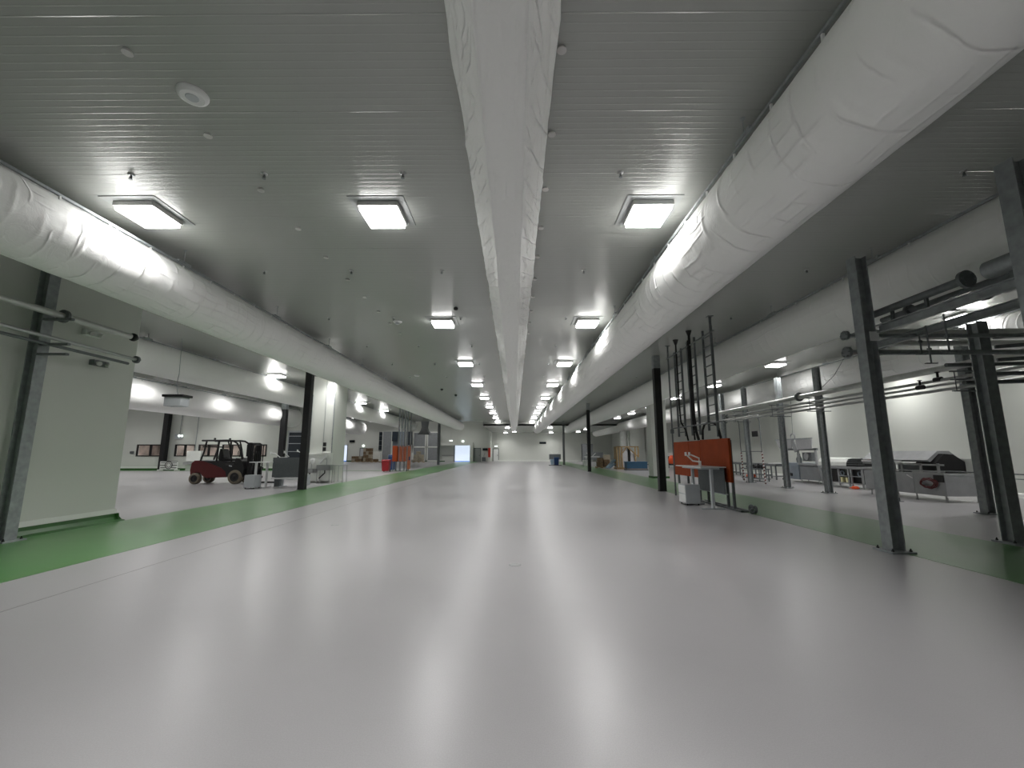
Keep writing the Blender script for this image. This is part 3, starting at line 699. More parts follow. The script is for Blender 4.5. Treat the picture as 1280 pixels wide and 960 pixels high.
tag(MB().box(5.92, 5.98, 11.7, 14.4, .0, .05).box(6.12, 6.18, 11.7, 14.4, 0, .05).box(5.92, 6.18, 11.7, 11.76, 0, .05).box(5.92, 6.18, 13.0, 13.06, 0, .05).build('floor_frame', 'galv_dark'), 'dark steel frame lying on the floor under the orange boards', 'frame')
tag(MB().torus((6.1, 11.55, .11), .08, .035, 'x', 18, 8).torus((6.17, 11.5, .1), .07, .03, 'x', 18, 8).torus((6.05, 11.42, .07), .05, .025, 'y', 14, 8).build('cable_coil', 'galv_dark'), 'small grey coiled roll on the floor by the orange boards', 'coil')

# ---------------------------------------------------------------- desks
def monitor_arm(label, base, knee, tip, grp=None):
    t = thing('monitor_arm', label, 'monitor arm', Vector(base), grp)
    b, k, p = Vector(base), Vector(knee), Vector(tip)
    MB().cyl(b, b+Vector((0, 0, .02)), .05, 14).cyl(b, b+Vector((0, 0, .15)), .02, 10).build('base', 'white', t)
    MB().tube([b+Vector((0, 0, .12)), k, p], .022, 10).build('arm', 'white', t)
    d = (p-k); d.z = 0; d.normalize() 
    MB().bar(p-Vector((0, 0, .05)), p+Vector((0, 0, .06)), .09, .03).build('mount_plate', 'white', t)
def desk_legs(t, feet, zt, m='grey_light', along='x', ln=.62):
    for (x, y) in feet:
        MB().box(x-.035, x+.035, y-.05, y+.05, .03, zt).build('leg', m, t, .004)
        if along == 'x': MB().box(x-ln/2, x+ln/2, y-.035, y+.035, 0, .035).build('foot', m, t, .004)
        else: MB().box(x-.035, x+.035, y-ln/2, y+ln/2, 0, .035).build('foot', m, t, .004)
t = thing('standing_desk', 'raised white standing desk in front of the orange boards', 'desk', (5.45, 13, 0))
MB().box(5.08, 5.8, 12.1, 13.92, 1.13, 1.158).build('desktop', 'desk_white', t, .005)
MB().box(5.2, 5.7, 12.3, 13.7, 1.08, 1.13).build('frame', 'grey_light', t)
desk_legs(t, ((5.47, 12.32), (5.47, 13.6)), 1.1)
t2 = MB().box(5.74, 5.775, 12.16, 13.85, .42, 1.12).build('privacy_screen', 'grey_mid', t, .01)
MB().box(5.76, 5.8, 12.1, 13.9, .40, .43).build('cable_tray', 'grey_light', t)
monitor_arm('white double-jointed monitor arm on the right desk, nearer one', (5.38, 12.75, 1.158), (5.3, 13.1, 1.3), (5.12, 13.15, 1.5), 'monitor arms on the right desk')
monitor_arm('white double-jointed monitor arm on the right desk, farther one', (5.42, 12.95, 1.158), (5.45, 13.0, 1.38), (5.25, 13.2, 1.5), 'monitor arms on the right desk')
def pedestal(label, x0, x1, y0, y1, h=.6):
    t = thing('drawer_pedestal', label, 'pedestal', ((x0+x1)/2, (y0+y1)/2, 0))
    MB().box(x0, x1, y0, y1, .05, h).build('body', 'grey_light', t, .006)
    for k in range(2): MB().box(x0-.012, x0, y0+.02, y1-.02, .08+k*.26, .31+k*.26).build('drawer', 'white', t, .004)
    for a, b in ((x0+.05, y0+.05), (x1-.05, y0+.05), (x0+.05, y1-.05), (x1-.05, y1-.05)):
        MB().cyl((a-.012, b, .026), (a+.012, b, .026), .026, 12).box(a-.008, a+.008, b-.02, b+.02, .02, .05).build('caster', 'black_plastic', t)
pedestal('light grey drawer pedestal on casters under the right standing desk', 5.07, 5.5, 13.2, 13.75)
# left desks
t = thing('standing_desk', 'raised white desk beside the forklift mast', 'desk', (-11.3, 19.9, 0))
MB().box(-11.85, -10.95, 19.5, 20.3, 1.1, 1.13).build('desktop', 'desk_white', t, .004)
desk_legs(t, ((-11.25, 19.9),), 1.1, 'desk_white', 'y', .7)
desk_legs(t, ((-11.75, 19.9),), 1.1, 'desk_white', 'y', .7)
t = thing('standing_desk', 'desk with large grey privacy screen left of the black column', 'desk', (-10.4, 20.2, 0))
MB().box(-10.98, -9.55, 19.9, 20.7, 1.16, 1.19).build('desktop', 'desk_white', t, .004)
MB().box(-10.98, -9.55, 19.84, 19.875, .44, 1.32).build('privacy_screen', 'grey_mid', t, .01)
MB().box(-10.98, -9.5, 19.8, 19.9, .36, .42).build('cross_beam', 'desk_white', t, .004)
desk_legs(t, ((-10.7, 20.3), (-9.75, 20.3)), 1.16, 'grey_light', 'y', .7)
monitor_arm('white monitor arm over the grey privacy screen, left one', (-10.78, 20.2, 1.19), (-10.45, 20.2, 1.36), (-10.65, 20.15, 1.56))
monitor_arm('white monitor arm over the grey privacy screen, right one', (-9.88, 20.2, 1.19), (-9.86, 20.2, 1.5), (-10.05, 20.15, 1.62))
monitor_arm('thin monitor arm folded low by the forklift mast', (-10.95, 20.4, 1.19), (-11.2, 20.4, 1.5), (-11.4, 20.4, 1.52))
pedestal('light grey drawer pedestal beside the forklift forks', -11.66, -11.2, 18.95, 19.45, .58)
tag(MB().box(-11.1, -10.85, 20.3, 20.6, .0, .55).build('waste_bin', 'grey_mid'), 'dark box under the desk behind the left pedestal', 'bin')
tag(MB().box(-10.25, -9.9, 20.9, 21.3, 0, .5).build('waste_bin', 'grey_light'), 'grey ribbed container under the screened desk', 'bin')

# ---------------------------------------------------------------- wash stations by the cold room block
def basin(label, x0, x1, y0, y1, z0, z1, legs):
    t = thing('wash_basin', label, 'sink', ((x0+x1)/2, (y0+y1)/2, 0))
    w = .02
    b = MB().box(x0, x1, y0, y0+w, z0, z1).box(x0, x1, y1-w, y1, z0, z1).box(x0, x0+w, y0, y1, z0, z1).box(x1-w, x1, y0, y1, z0, z1).box(x0, x1, y0, y1, z0, z0+w)
    b.build('bowl', 'steel', t)
    xm = (x0+x1)/2
    MB().tube([(xm, y1-.05, z1), (xm, y1-.05, z1+.28), (xm, y1-.12, z1+.33), (xm, y1-.25, z1+.26)], .014, 8).build('tap', 'steel', t)
    MB().tube([(xm, (y0+y1)/2, z0), (xm, (y0+y1)/2, z0-.15), (xm-.08, (y0+y1)/2, z0-.22), (xm-.16, (y0+y1)/2, z0-.3), (xm-.28, (y0+y1)/2, z0-.42)], .03, 8).build('waste_pipe', 'black_plastic', t)
    if legs:
        for x in (x0+.03, x1-.03):
            for y in (y0+.03, y1-.03): MB().cyl((x, y, 0), (x, y, z0), .014, 8).build('leg', 'steel', t)
    return t
basin('steel hand basin fixed to the white block behind the black column', -10.75, -10.22, 22.28, 22.64, .52, .72, False)
basin('free standing steel sink with black waste pipe at the block corner', -10.05, -9.35, 22.95-.75, 22.62, .66, .92, True)
t = thing('side_table', 'thin steel leg table beside the free standing sink', 'table', (-9.2, 23.3, 0))
MB().box(-9.5, -8.98, 23.0, 23.6, .86, .89).build('top', 'steel', t)
for x in (-9.46, -9.02):
    for y in (23.04, 23.56): MB().cyl((x, y, 0), (x, y, .86), .014, 8).build('leg', 'steel', t)
tag(MB().lathe([(.05, .98), (.1, 1.02), (.12, 1.12), (.07, 1.25)], (-10.42, 22.58, 0), 14).build('towel_dispenser', 'white'), 'round white dispenser above the wall basin', 'dispenser')
tag(MB().bar((-10.05, 22.55, .98), (-9.72, 22.55, 1.4), .1, .05).build('paper_dispenser', 'white'), 'slanted pale dispenser over the free standing sink', 'dispenser')
tag(MB().box(-9.98, -9.83, 22.62, 22.68, 1.62, 1.82).box(-9.98, -9.83, 22.62, 22.68, 1.86, 2.06).build('switch_box', 'black_plastic'), 'black switch boxes on the corner of the white block', 'switch')

# ---------------------------------------------------------------- forklift
fx, fy = -14.6, 22.3
t = thing('forklift', 'dark red counterbalance forklift with tan tyres facing the desks', 'forklift', (fx, fy, 0))
y0, y1 = 21.75, 22.85
body = [(-16.12, .42), (-16.16, .7), (-16.12, 1.02), (-15.98, 1.15), (-15.55, 1.13), (-15.1, .98), (-14.6, .78), (-14.35, .6), (-14.3, .33), (-15.3, .3), (-15.55, .42), (-15.62, .55), (-15.85, .58), (-16.0, .45)]
MB().prism(body, 'y', y0+.03, y1-.03).build('counterweight', 'red_paint', t, .02)
MB().prism([(-15.55, 1.14), (-15.1, 1.0), (-14.6, .8), (-14.36, .6), (-14.3, .36), (-13.5, .36), (-13.45, .75), (-13.6, 1.12), (-13.72, 1.25), (-13.9, 1.28), (-14.0, .95), (-14.35, .93), (-14.45, 1.1), (-15.1, 1.12)], 'y', y0, y1).build('chassis', 'black_plastic', t, .01)
def wheel(x, r, w, nm='wheel'):
    for ya, yb in ((y0-.05, y0-.05+w), (y1+.05-w, y1+.05)):
        o = MB().lathe([(r*.62, ya), (r*.95, ya), (r, ya+.03), (r, yb-.03), (r*.95, yb), (r*.62, yb), (r*.62, ya)], (x, 0, r), 28, 'y', False).build(nm, 'tyre', t)
        MB().lathe([(r*.12, ya-.01), (r*.2, ya-.005), (r*.24, ya+.03), (r*.56, ya+.035), (r*.63, ya-.004), (r*.63, yb), (r*.2, yb)], (x, 0, r), 20, 'y').build('rim', 'black_plastic', o)
wheel(-15.86, .27, .22); wheel(-13.86, .345, .25)
gd = MB()
for y in (y0+.08, y1-.08):
    gd.tube([(-15.72, y, 1.12), (-15.58, y, 1.6), (-15.5, y, 2.1)], .04, 8)
    gd.tube([(-13.62, y, 1.2), (-13.72, y, 1.6), (-13.95, y, 2.0), (-14.15, y, 2.12), (-14.4, y, 2.15), (-15.0, y, 2.14), (-15.6, y, 2.14), (-15.74, y, 2.14)], .045, 8)
    gd.tube([(-14.92, y, 1.0), (-14.9, y, 1.6), (-14.88, y, 2.12)], .045, 8)
    gd.tube([(-14.15, y, 1.1), (-14.28, y, 1.7), (-14.42, y, 2.12)], .035, 8)
    gd.box(-15.66, -14.95, y-.02, y+.02, 1.8, 1.86)
for k in range(9): gd.box(-15.62+k*.16, -15.58+k*.16, y0+.08, y1-.08, 2.12, 2.17)
gd.build('overhead_guard', 'black_steel', t)
MB().lathe([(.05, 2.19), (.05, 2.26), (.03, 2.28)], (-15.22, 22.0, 0), 12).build('beacon', 'black_plastic', t)
MB().lathe([(.05, 2.19), (.05, 2.25), (.02, 2.27)], (-14.45, 22.0, 0), 12).build('work_light', 'black_plastic', t)
st = MB().prism([(-14.95, 1.14), (-14.35, 1.12), (-14.32, 1.24), (-14.7, 1.28), (-14.82, 1.72), (-14.95, 1.74), (-15.02, 1.25)], 'y', 22.05, 22.55).build('seat', 'black_plastic', t, .03)
MB().torus((-14.05, 22.3, 1.5), .17, .017, 'x').cyl((-13.8, 22.3, 1.2), (-14.05, 22.3, 1.5), .025, 8).build('steering_wheel', 'black_plastic', t)
MB().box(-15.7, -14.98, y0+.1, y1-.1, 1.13, 1.17).build('engine_cover_trim', 'grey_light', t)
ms = MB()
for y in (21.95, 22.6):
    ms.box(-13.42, -13.28, y-.05, y+.05, .06, 2.04); ms.box(-13.27, -13.17, y-.04, y+.04, .1, 2.0)
for z in (.2, .9, 1.55, 1.98): ms.box(-13.4, -13.2, 21.95, 22.6, z-.05, z+.05)
ms.cyl((-13.36, 22.15, .15), (-13.36, 22.15, 1.8), .035, 10).cyl((-13.36, 22.4, .15), (-13.36, 22.4, 1.8), .035, 10)
ms.build('mast', 'black_steel', t)
cg = MB()
for z in (.3, .75): cg.box(-13.15, -13.08, 21.8, 22.8, z-.05, z+.05)
for k in range(6): cg.box(-13.14, -13.1, 21.85+k*.17, 21.88+k*.17, .3, 1.95)
cg.box(-13.14, -13.1, 21.85, 22.75, 1.9, 1.96); cg.build('carriage', 'black_steel', t)
for y in (22.0, 22.55): MB().box(-13.08, -13.03, y-.06, y+.06, .05, .85).box(-13.08, -11.95, y-.06, y+.06, .04, .085).build('fork', 'black_steel', t)
MB().box(-13.6, -13.42, 21.8, 22.8, 1.0, 1.95).build('windscreen', 'dark_glass', t) if False else None
MB().bar((-14.2, y0-.01, .9), (-14.05, y0-.01, .87), .01, .05).build('badge', 'grey_light', t)

# ---------------------------------------------------------------- left bay: hanging lamp, wall fittings
t = thing('hanging_lamp', 'unlit box lamp hanging on a long wire in the forklift bay', 'lamp', (-11.85, 15, 3.12))
MB().tube([(-11.95, 15, 6-.4), (-11.9, 15, 4.3), (-11.95, 15, 3.9), (-11.85, 15, 3.55)], .01, 6).build('wire', 'galv', t)
MB().box(-12.22, -11.5, 14.75, 15.25, 3.46, 3.54).build('top_plate', 'black_plastic', t, .01)
MB().box(-12.17, -11.57, 14.8, 15.2, 3.14, 3.46).build('shade', 'diffuser_off', t, .02)
pipe('pale lagged pipe along the near left wall, highest one', [(-8.62, 2, 4.12), (-8.62, 6, 4.12), (-8.62, 9.35, 4.12)], .06, 'pipe_white', [((-8.62, 7.9, 4.12), (0, 1, 0))], 16)
pipe('upper of two thin dark pipes along the near left wall', [(-8.55, 2, 3.66), (-8.55, 6, 3.66), (-8.55, 9.5, 3.62)], .035, 'steel', [((-8.55, 9.5, 3.62), (0, 1, 0))])
pipe('lower of two thin dark pipes along the near left wall', [(-8.68, 2, 3.56), (-8.68, 6, 3.56), (-8.68, 9.45, 3.52)], .03, 'galv_dark')
for i, z in enumerate((4.03, 3.55, 3.36)):
    tag(MB().box(-8.85, -8.3, 7.75, 7.81, z-.03, z+.012).build('support_arm', 'galv_dark'), 'dark pipe arm on the near left column, %s from the top' % ORD[i], 'support arm', 'pipe arms on the near left column')
tag(MB().lathe([(.04, -.06), (.09, -.05), (.09, 0), (.04, .08)], (-8.62, 9.45, 4.12), 14, 'y').build('blanking_flange', 'black_plastic'), 'black flanged cap at the end of the pale left pipe', 'pipe cap')
for i, (y, z) in enumerate(((9.0, 4.02), (9.25, 3.42))):
    t = thing('emergency_light', '%s white emergency light on the near left wall by the pipe ends' % ('upper', 'lower')[i], 'emergency light', (-9.1, y, z))
    MB().box(-9.19, -9.08, y-.18, y+.18, z, z+.12).build('body', 'white' if i == 0 else 'galv_dark', t, .01)
    for s_ in (-1, 1): MB().cyl((-9.08, y+s_*.1, z+.05), (-9.0, y+s_*.12, z+.03), .035, 10, .05).build('lamp_head', 'lamp_frame', t)

# barrier cart and wash unit at the window wall
t = thing('panel_cart', 'low white frame cart with dark scroll pattern below the window wall', 'cart', (-29.8, 37.6, 0))
MB().box(-30.5, -28.95, 37.55, 37.6, .1, .83).build('panel', 'wall_trim', t)
pt = MB().torus((-29.72, 37.53, .47), .3, .03, 'y').torus((-29.72, 37.53, .47), .18, .02, 'y').box(-30.45, -30.0, 37.5, 37.55, .44, .49).box(-29.45, -29.0, 37.5, 37.55, .44, .49)
for a, b in ((-30.4, -30.02), (-29.42, -29.04)):
    pt.box(a, b, 37.5, 37.55, .24, .28).box(a, b, 37.5, 37.55, .65, .69)
pt.box(-30.5, -28.95, 37.52, 37.55, .79, .83)
pt.build('scroll_pattern', 'black_plastic', t)
for x in (-30.45, -29.0): MB().box(x-.04, x+.04, 37.3, 37.85, 0, .1).build('foot', 'wall_trim', t)
t = thing('wall_cabinet', 'pale wall box with steel trough behind the forklift', 'cabinet', (-28.1, 38.2, 0))
MB().box(-28.7, -27.5, 38.1, 38.48, .8, 1.68).build('body', 'wall_trim', t)
MB().box(-28.65, -27.7, 37.7, 38.1, .52, .72).build('trough', 'steel', t)
MB().box(-28.6, -27.6, 38.0, 38.48, 0, .52).build('stand', 'wall_trim', t)
tag(MB().cyl((-28.25, 38.4, 1.68), (-28.2, 38.4, H), .03, 8).build('conduit', 'galv'), 'grey conduit rising from the pale wall box', 'conduit')
tag(MB().cyl((-29.75, 38.4, 3.2), (-29.7, 38.4, H), .03, 8).build('conduit', 'galv'), 'grey conduit above the emergency lights on the window wall', 'conduit')
t = thing('emergency_light', 'emergency light with two lamps high on the window wall', 'emergency light', (-29.75, 38.35, 2.8))
MB().box(-30.1, -29.5, 38.3, 38.48, 2.75, 3.15).build('body', 'grey_light', t)
for x in (-29.7, -29.45): MB().lathe([(.03, -.05), (.1, 0), (.1, .05)], (x, 38.25, 3.0), 12, 'y').build('lamp_head', 'sign_lit', t)
tag(MB().box(-34.0, -33.7, 38.4, 38.48, 1.45, 1.65).build('socket_box', 'galv_dark'), 'small grey socket left of the strip windows', 'socket')

# ---------------------------------------------------------------- far left
def box_stack(label, cat, x0, y0, dims, nx, nz, m='cardboard', skip=(), name='carton'):
    k = 0
    w, dp, h = dims
    for j in range(nz):
        for i in range(nx):
            if (i, j) in skip: continue
            o = MB().box(x0+i*w+.015, x0+(i+1)*w-.015, y0, y0+dp, .14+j*h+.01, .14+(j+1)*h-.01).build(name, m if (i+j) % 3 else 'cardboard_pale')
            tag(o, '%s, %s across and %s up' % (label, ORD[i], ORD[j]), cat, label)
def pallet(label, x0, x1, y0, y1):
    b = MB()
    for k in range(5):
        x = x0+(x1-x0-.1)*k/4; b.box(x, x+.1, y0, y1, .11, .13)
    for y in (y0, (y0+y1)/2-.05, y1-.1): b.box(x0, x1, y, y+.1, .09, .11).box(x0, x0+.1, y, y+.1, 0, .09).box(x1-.1, x1, y, y+.1, 0, .09).box((x0+x1)/2-.05, (x0+x1)/2+.05, y, y+.1, 0, .09)
    tag(b.build('pallet', 'wood'), label, 'pallet')
Yb = 70.5
pallet('pallet under the low carton row beside the lit left doorway', -26.4, -24.6, Yb, Yb+1)
box_stack('brown carton in the low row beside the lit left doorway', 'carton', -26.35, Yb, (.57, 1, .4), 3, 2)
pallet('pallet under the tall carton stack at the far left', -24.5, -23.2, Yb, Yb+1)
box_stack('brown carton of the tall stack at the far left', 'carton', -24.5, Yb, (.43, 1, .52), 3, 4)
tag(MB().box(-23.6, -22.2, 72.1, 72.8, .1, 1.7).box(-23.5, -22.3, 72.02, 72.1, .2, 1.6).build('storage_cabinet', 'wall_trim'), 'white cabinet right of the tall carton stack', 'cabinet')
for i, (x, w_) in enumerate(((-22.9, 1.4), (-21.2, 1.2))):
    pallet('empty timber pallet on the floor before the grey screens, %s one' % ('left', 'right')[i], x, x+w_, 69.5, 70.5)
tag(MB().box(-22.6, -21.9, 69.7, 70.3, .13, .5).build('carton', 'cardboard'), 'single brown carton on an empty pallet', 'carton')
t = thing('mesh_screen', 'tall dark barred window screen on the far left wall', 'screen', (-22.2, 73.8, 1.9))
b = MB().box(-23.1, -22.3, 73.9, 73.98, 1.9, 5.0); b.build('sheet', 'navy', t)
b = MB()
for z in (1.9, 2.7, 3.5, 4.3, 4.95): b.box(-23.1, -22.3, 73.85, 73.9, z, z+.06)
b.build('bar', 'galv', t)
for i, (x0_, x1_, mm, l) in enumerate(((-22.15, -20.7, 'mesh_grey', 'tall grey sheet screen left of the orange stands'), (-20.5, -18.3, 'slate', 'slate blue sheet screen just left of the orange stands'), (-18.05, -17.3, 'slate', 'slate blue sheet screen right of the orange stands'))):
    t = thing('sheet_screen', l, 'screen', ((x0_+x1_)/2, 73, 0))
    MB().box(x0_, x1_, 72.95, 73, .1, 5 if i < 2 else 2.7).build('sheet', mm, t)
    MB().box(x0_-.08, x0_, 72.9, 73.05, 0, 5.0).box(x1_, x1_+.08, 72.9, 73.05, 0, 5.0).build('frame', 'wall_trim', t)
tag(MB().box(-20.5, -19.6, 72.5, 72.85, 3.4, 5).build('dark_cabinet', 'navy'), 'dark upper box left of the orange stands', 'cabinet')
tag(MB().box(-18.1, -17.2, 72.5, 72.85, 2.75, 5).build('dark_cabinet', 'navy'), 'dark upper box right of the orange stands', 'cabinet')
def cage(label, x0, x1, y):
    t = thing('mesh_cage_door', label, 'mesh door', ((x0+x1)/2, y, 0), 'white framed mesh doors')
    MB().box(x0, x1, y, y+.03, .2, 4.9).build('mesh_sheet', 'mesh_grey', t)
    f = MB()
    for x in (x0, x1-.16): f.box(x, x+.16, y-.06, y, 0, 4.98)
    for z in (0.05, 2.35, 4.8): f.box(x0, x1, y-.06, y, z, z+.2)
    f.build('frame', 'wall_trim', t)
cage('left one of two white framed grey mesh doors at the far left', -17.1, -14.9, 73.0)
cage('right one of two white framed grey mesh doors at the far left', -14.7, -12.7, 73.0)
pallet('pallet under the wrapped goods before the mesh doors', -16.0, -14.3, 68.5, 69.6)
for i, (x0_, z0_, w_, h_) in enumerate(((-15.95, .14, .8, .55), (-15.1, .14, .75, .5), (-15.85, .7, .7, .5), (-15.1, .66, .7, .55), (-15.5, 1.22, .6, .5))):
    tag(MB().box(x0_, x0_+w_, 68.6, 69.4, z0_, z0_+h_).build('carton', 'cardboard_pale', None, .03), 'pale wrapped carton before the mesh doors, %s from the bottom left' % ORD[i], 'carton', 'wrapped cartons before the mesh doors')
# orange stands with pipes, left strip
for i, (xa, xb, zb, mm) in enumerate(((-10.25, -9.86, .8, 'orange'), (-9.82, -9.64, .8, 'orange_light'), (-9.6, -9.42, .8, 'orange_light'), (-9.38, -9.18, .12, 'orange_light'))):
    y = 36.6+i*.5
    t = thing('partition_board', '%s of the orange boards with tall ducts on the left strip' % ('widest leftmost', 'second from left', 'third from left', 'rightmost floor-length')[i], 'board', ((xa+xb)/2, y, 0), 'orange boards on the left strip')
    MB().box(xa, xb, y-.03, y+.03, zb, 2.1).box(xb-.04, xb, y, y+.45, zb, 2.1).build('panel', mm, t)
    for x in (xa+.05, xb-.05): MB().box(x-.025, x+.025, y+.04, y+.09, 0, 2.0).build('leg', 'galv_dark', t)
for i, x in enumerate((-9.72, -9.48, -9.2)):
    for j, y in enumerate((36.3, 38.2)):
        tag(MB().box(x-.045, x+.045, y+.1, y+.2, 2.0, H).build('cable_ladder', 'galv_dark'), 'tall dark cable duct over the left orange boards, %s column %s row' % (ORD[i], ('near', 'far')[j]), 'cable duct', 'tall cable ducts on the left strip')
tag(MB().box(-9.02, -8.96, 36.4, 36.5, 0, H).build('ceiling_strut', 'galv_dark'), 'thin steel post right of the left orange boards', 'strut')
def wheelie(label, x, y, m, w=.55, h=1.0):
    t = thing('wheelie_bin', label, 'bin', (x, y, 0))
    MB().prism([(x-w*.4, .08), (x+w*.4, .08), (x+w*.5, h*.9), (x-w*.5, h*.9)], 'y', y-.3, y+.3).build('body', m, t, .02)
    MB().prism([(-.36+y, h*.9), (y+.36, h*.9), (y+.3, h), (y-.2, h)], 'x', x-w*.52, x+w*.52).build('lid', m, t, .02)
    for s_ in (-1, 1): MB().cyl((x+s_*w*.42, y+.25, .1), (x+s_*w*.36, y+.25, .1), .1, 14).build('wheel', 'rubber', t)
wheelie('dark red wheelie bin by the left orange boards', -10.35, 35.3, 'red', .62, .98)
wheelie('navy blue wheelie bin behind the red bin', -10.5, 37.6, 'blue', .6, 1.35)
tag(MB().box(-8.98, -8.9, 37.0, 37.2, .9, 1.2).build('switch_box', 'blue'), 'small blue box on the post beside the left orange boards', 'switch')

# ---------------------------------------------------------------- far wall items
def dark_sign(label, x0, x1, y, z0, z1):
    t = thing('display_board', label, 'display', ((x0+x1)/2, y, z0))
    MB().box(x0, x1, y, y+.08, z0, z1).build('housing', 'black_plastic', t)
    MB().box(x0+.06, x1-.06, y-.01, y, z0+.06, z1-.06).build('screen', 'dark_glass', t)
dark_sign('small black display board on the bright far wall', 4.4, 5.6, 77.9, 3.05, 3.42)
dark_sign('black display board above the blower between the far doors', -5.45, -4.6, 73.85, 1.85, 2.25)
dark_sign('black display board beside the lit left doorway', -28.1, -27.2, 73.85, 3.25, 3.6)
t = thing('fire_cabinet', 'tall narrow red cabinet on the corner by the far doors', 'cabinet', (-4.35, 73.6, .7))
MB().box(-4.5, -4.1, 73.6, 73.9, .75, 2.3).build('body', 'red_sign', t, .01)
MB().box(-4.46, -4.14, 73.58, 73.6, .8, 2.25).build('door', 'red_sign', t)
t = thing('blower_unit', 'grey blower unit on the floor right of the grey far door', 'machine', (-5.25, 73.4, 0))
MB().box(-5.5, -4.9, 73.2, 73.8, .1, .75).build('body', 'grey_mid', t, .02)
MB().tube([(-5.2, 73.5, .75), (-5.2, 73.5, 1.1), (-5.0, 73.5, 1.3), (-5.1, 73.5, 1.5)], .05, 8).build('hose', 'steel', t)
for l, x, y, z in (('above the daylit double doorway', -8.8, 73.85, 3.3), ('above the grey far left door', -25.7, 73.9, 2.55), ('above the lit left doorway', -29.4, 73.85, 2.95)):
    tag(MB().lathe([(.08, -.12), (.2, -.06), (.2, .05)], (x, y, z+.1), 14, 'y').build('bulkhead_lamp', 'sign_lit'), 'small round lit lamp ' + l, 'lamp')
def exit_sign(l, x, y, z):
    t = thing('exit_sign', l, 'sign', (x, y, z))
    MB().box(x-.3, x+.3, y, y+.06, z, z+.28).build('housing', 'galv_dark', t)
    MB().box(x-.27, x+.27, y-.01, y, z+.03, z+.25).build('face', 'sign_lit', t)
    MB().cyl((x, y+.03, z+.28), (x, y+.03, 5.0), .015, 6).build('stem', 'galv', t)
exit_sign('small hanging sign over the white far door', -3.35, 77.8, 2.5)
exit_sign('small hanging sign left of the daylit double doorway', -10.7, 73.0, 3.35)
t = thing('far_desk', 'dark screened desk against the bright far wall', 'desk', (6.9, 76, 0))
MB().box(5.9, 7.9, 75.3, 75.35, .35, 1.25).build('privacy_screen', 'grey_mid', t)
MB().box(5.9, 7.9, 75.35, 76.1, 1.1, 1.14).build('desktop', 'desk_white', t)
for x in (6.1, 7.7): MB().box(x-.04, x+.04, 75.6, 75.7, 0, 1.1).build('leg', 'grey_light', t)
for i, x in enumerate((6.5, 7.2)): monitor_arm('thin white monitor arm above the far dark desk, %s' % ('left', 'right')[i], (x, 75.6, 1.14), (x+(.1 if i else -.1), 75.6, 1.5), (x+(.3 if i else -.3), 75.6, 1.7))
wheelie('blue wheelie bin standing mid hall near the far wall', 4.95, 52.4, 'blue', .6, 1.0)
tag(MB().prism([(4.28, .1), (4.62, .1), (4.66, .75), (4.24, .75)], 'y', 52.1, 52.6).build('waste_bin', 'blue_light'), 'pale blue tub left of the blue wheelie bin', 'bin')
t = thing('flat_dolly', 'low dark dolly under the blue bin', 'dolly', (4.8, 52.3, 0))
MB().box(4.0, 5.5, 51.6, 51.95, .04, .09).build('deck', 'rubber', t)
for x in (4.1, 5.4): MB().cyl((x, 51.6, .03), (x, 51.66, .03), .03, 10).build('wheel', 'rubber', t)

# right far: crates, blue box, wall items, tractor
t = thing('timber_crate', 'open timber crate holding white wrapped rolls and a black panel', 'crate', (10.7, 42.3, 0))
wb = MB()
for k in range(5): wb.box(9.5+k*.012, 9.5+k*.012+.1, 41.0+k*.26, 41.2+k*.26, .2, 2.1)
wb.build('slatted_side', 'wood', t)
wb = MB().box(9.5, 9.62, 40.95, 41.05, .1, 2.1).box(9.72, 9.84, 40.95, 41.05, .1, 2.1).box(9.94, 10.06, 40.95, 41.05, .1, 2.1).box(11.2, 11.32, 40.95, 41.05, .1, 2.1).box(9.5, 11.6, 40.95, 41.05, 2.02, 2.12)
wb.bar((10.55, 41.0, 2.05), (11.25, 41.0, 1.4), .05, .1).bar((10.1, 41, 1.5), (10.45, 41, 2.05), .05, .08).bar((11.2, 41, 1.4), (11.5, 41, 1.2), .05, .1).box(11.48, 11.6, 40.95, 41.05, 1.1, 2.1)
wb.build('front_frame', 'wood', t)
MB().box(9.5, 11.6, 40.95, 42.4, .0, .14).build('base', 'wood', t)
tag(MB().prism([(10.15, .2), (10.6, .2), (10.6, 1.95), (10.35, 1.95), (10.1, 1.5)], 'y', 41.2, 42.2).build('wrapped_sheet', 'film'), 'white wrapped sheet in the timber crate, left one', 'sheet')
tag(MB().prism([(10.86, .2), (11.3, .2), (11.4, 1.2), (11.1, 1.7), (10.86, 1.9)], 'y', 41.2, 42.2).build('wrapped_sheet', 'film'), 'white wrapped sheet in the timber crate, right one', 'sheet')
tag(MB().box(10.62, 10.84, 41.15, 42.2, .2, 1.98).build('black_panel', 'black_plastic'), 'black upright panel between the white wrapped sheets', 'panel')
t = thing('blue_bin_box', 'long blue box on a grey pallet in front of the timber crate', 'box', (10.7, 38.6, 0))
MB().box(9.75, 11.5, 38.2, 39.2, .17, .74).build('body', 'blue_crate', t, .01)
MB().box(9.72, 11.53, 38.17, 39.23, .68, .76).build('rim', 'blue_crate', t, .01)
MB().box(9.7, 11.55, 38.1, 39.25, 0, .1).build('base', 'mesh_grey', t)
tag(MB().box(9.75, 11.5, 38.15, 39.2, .1, .17).build('packing_layer', 'room_beige'), 'pinkish layer under the long blue box', 'packing')
tag(MB().bar((8.7, 41.6, .1), (9.5, 41.8, .85), .5, .12).bar((8.9, 41.4, .1), (9.45, 41.5, .5), .3, .1).build('film_roll', 'blue_light'), 'crumpled blue and white sheeting leaning by the timber crate', 'sheeting')
pallet('timber pallet left of the timber crate', 8.2, 9.4, 44, 45)
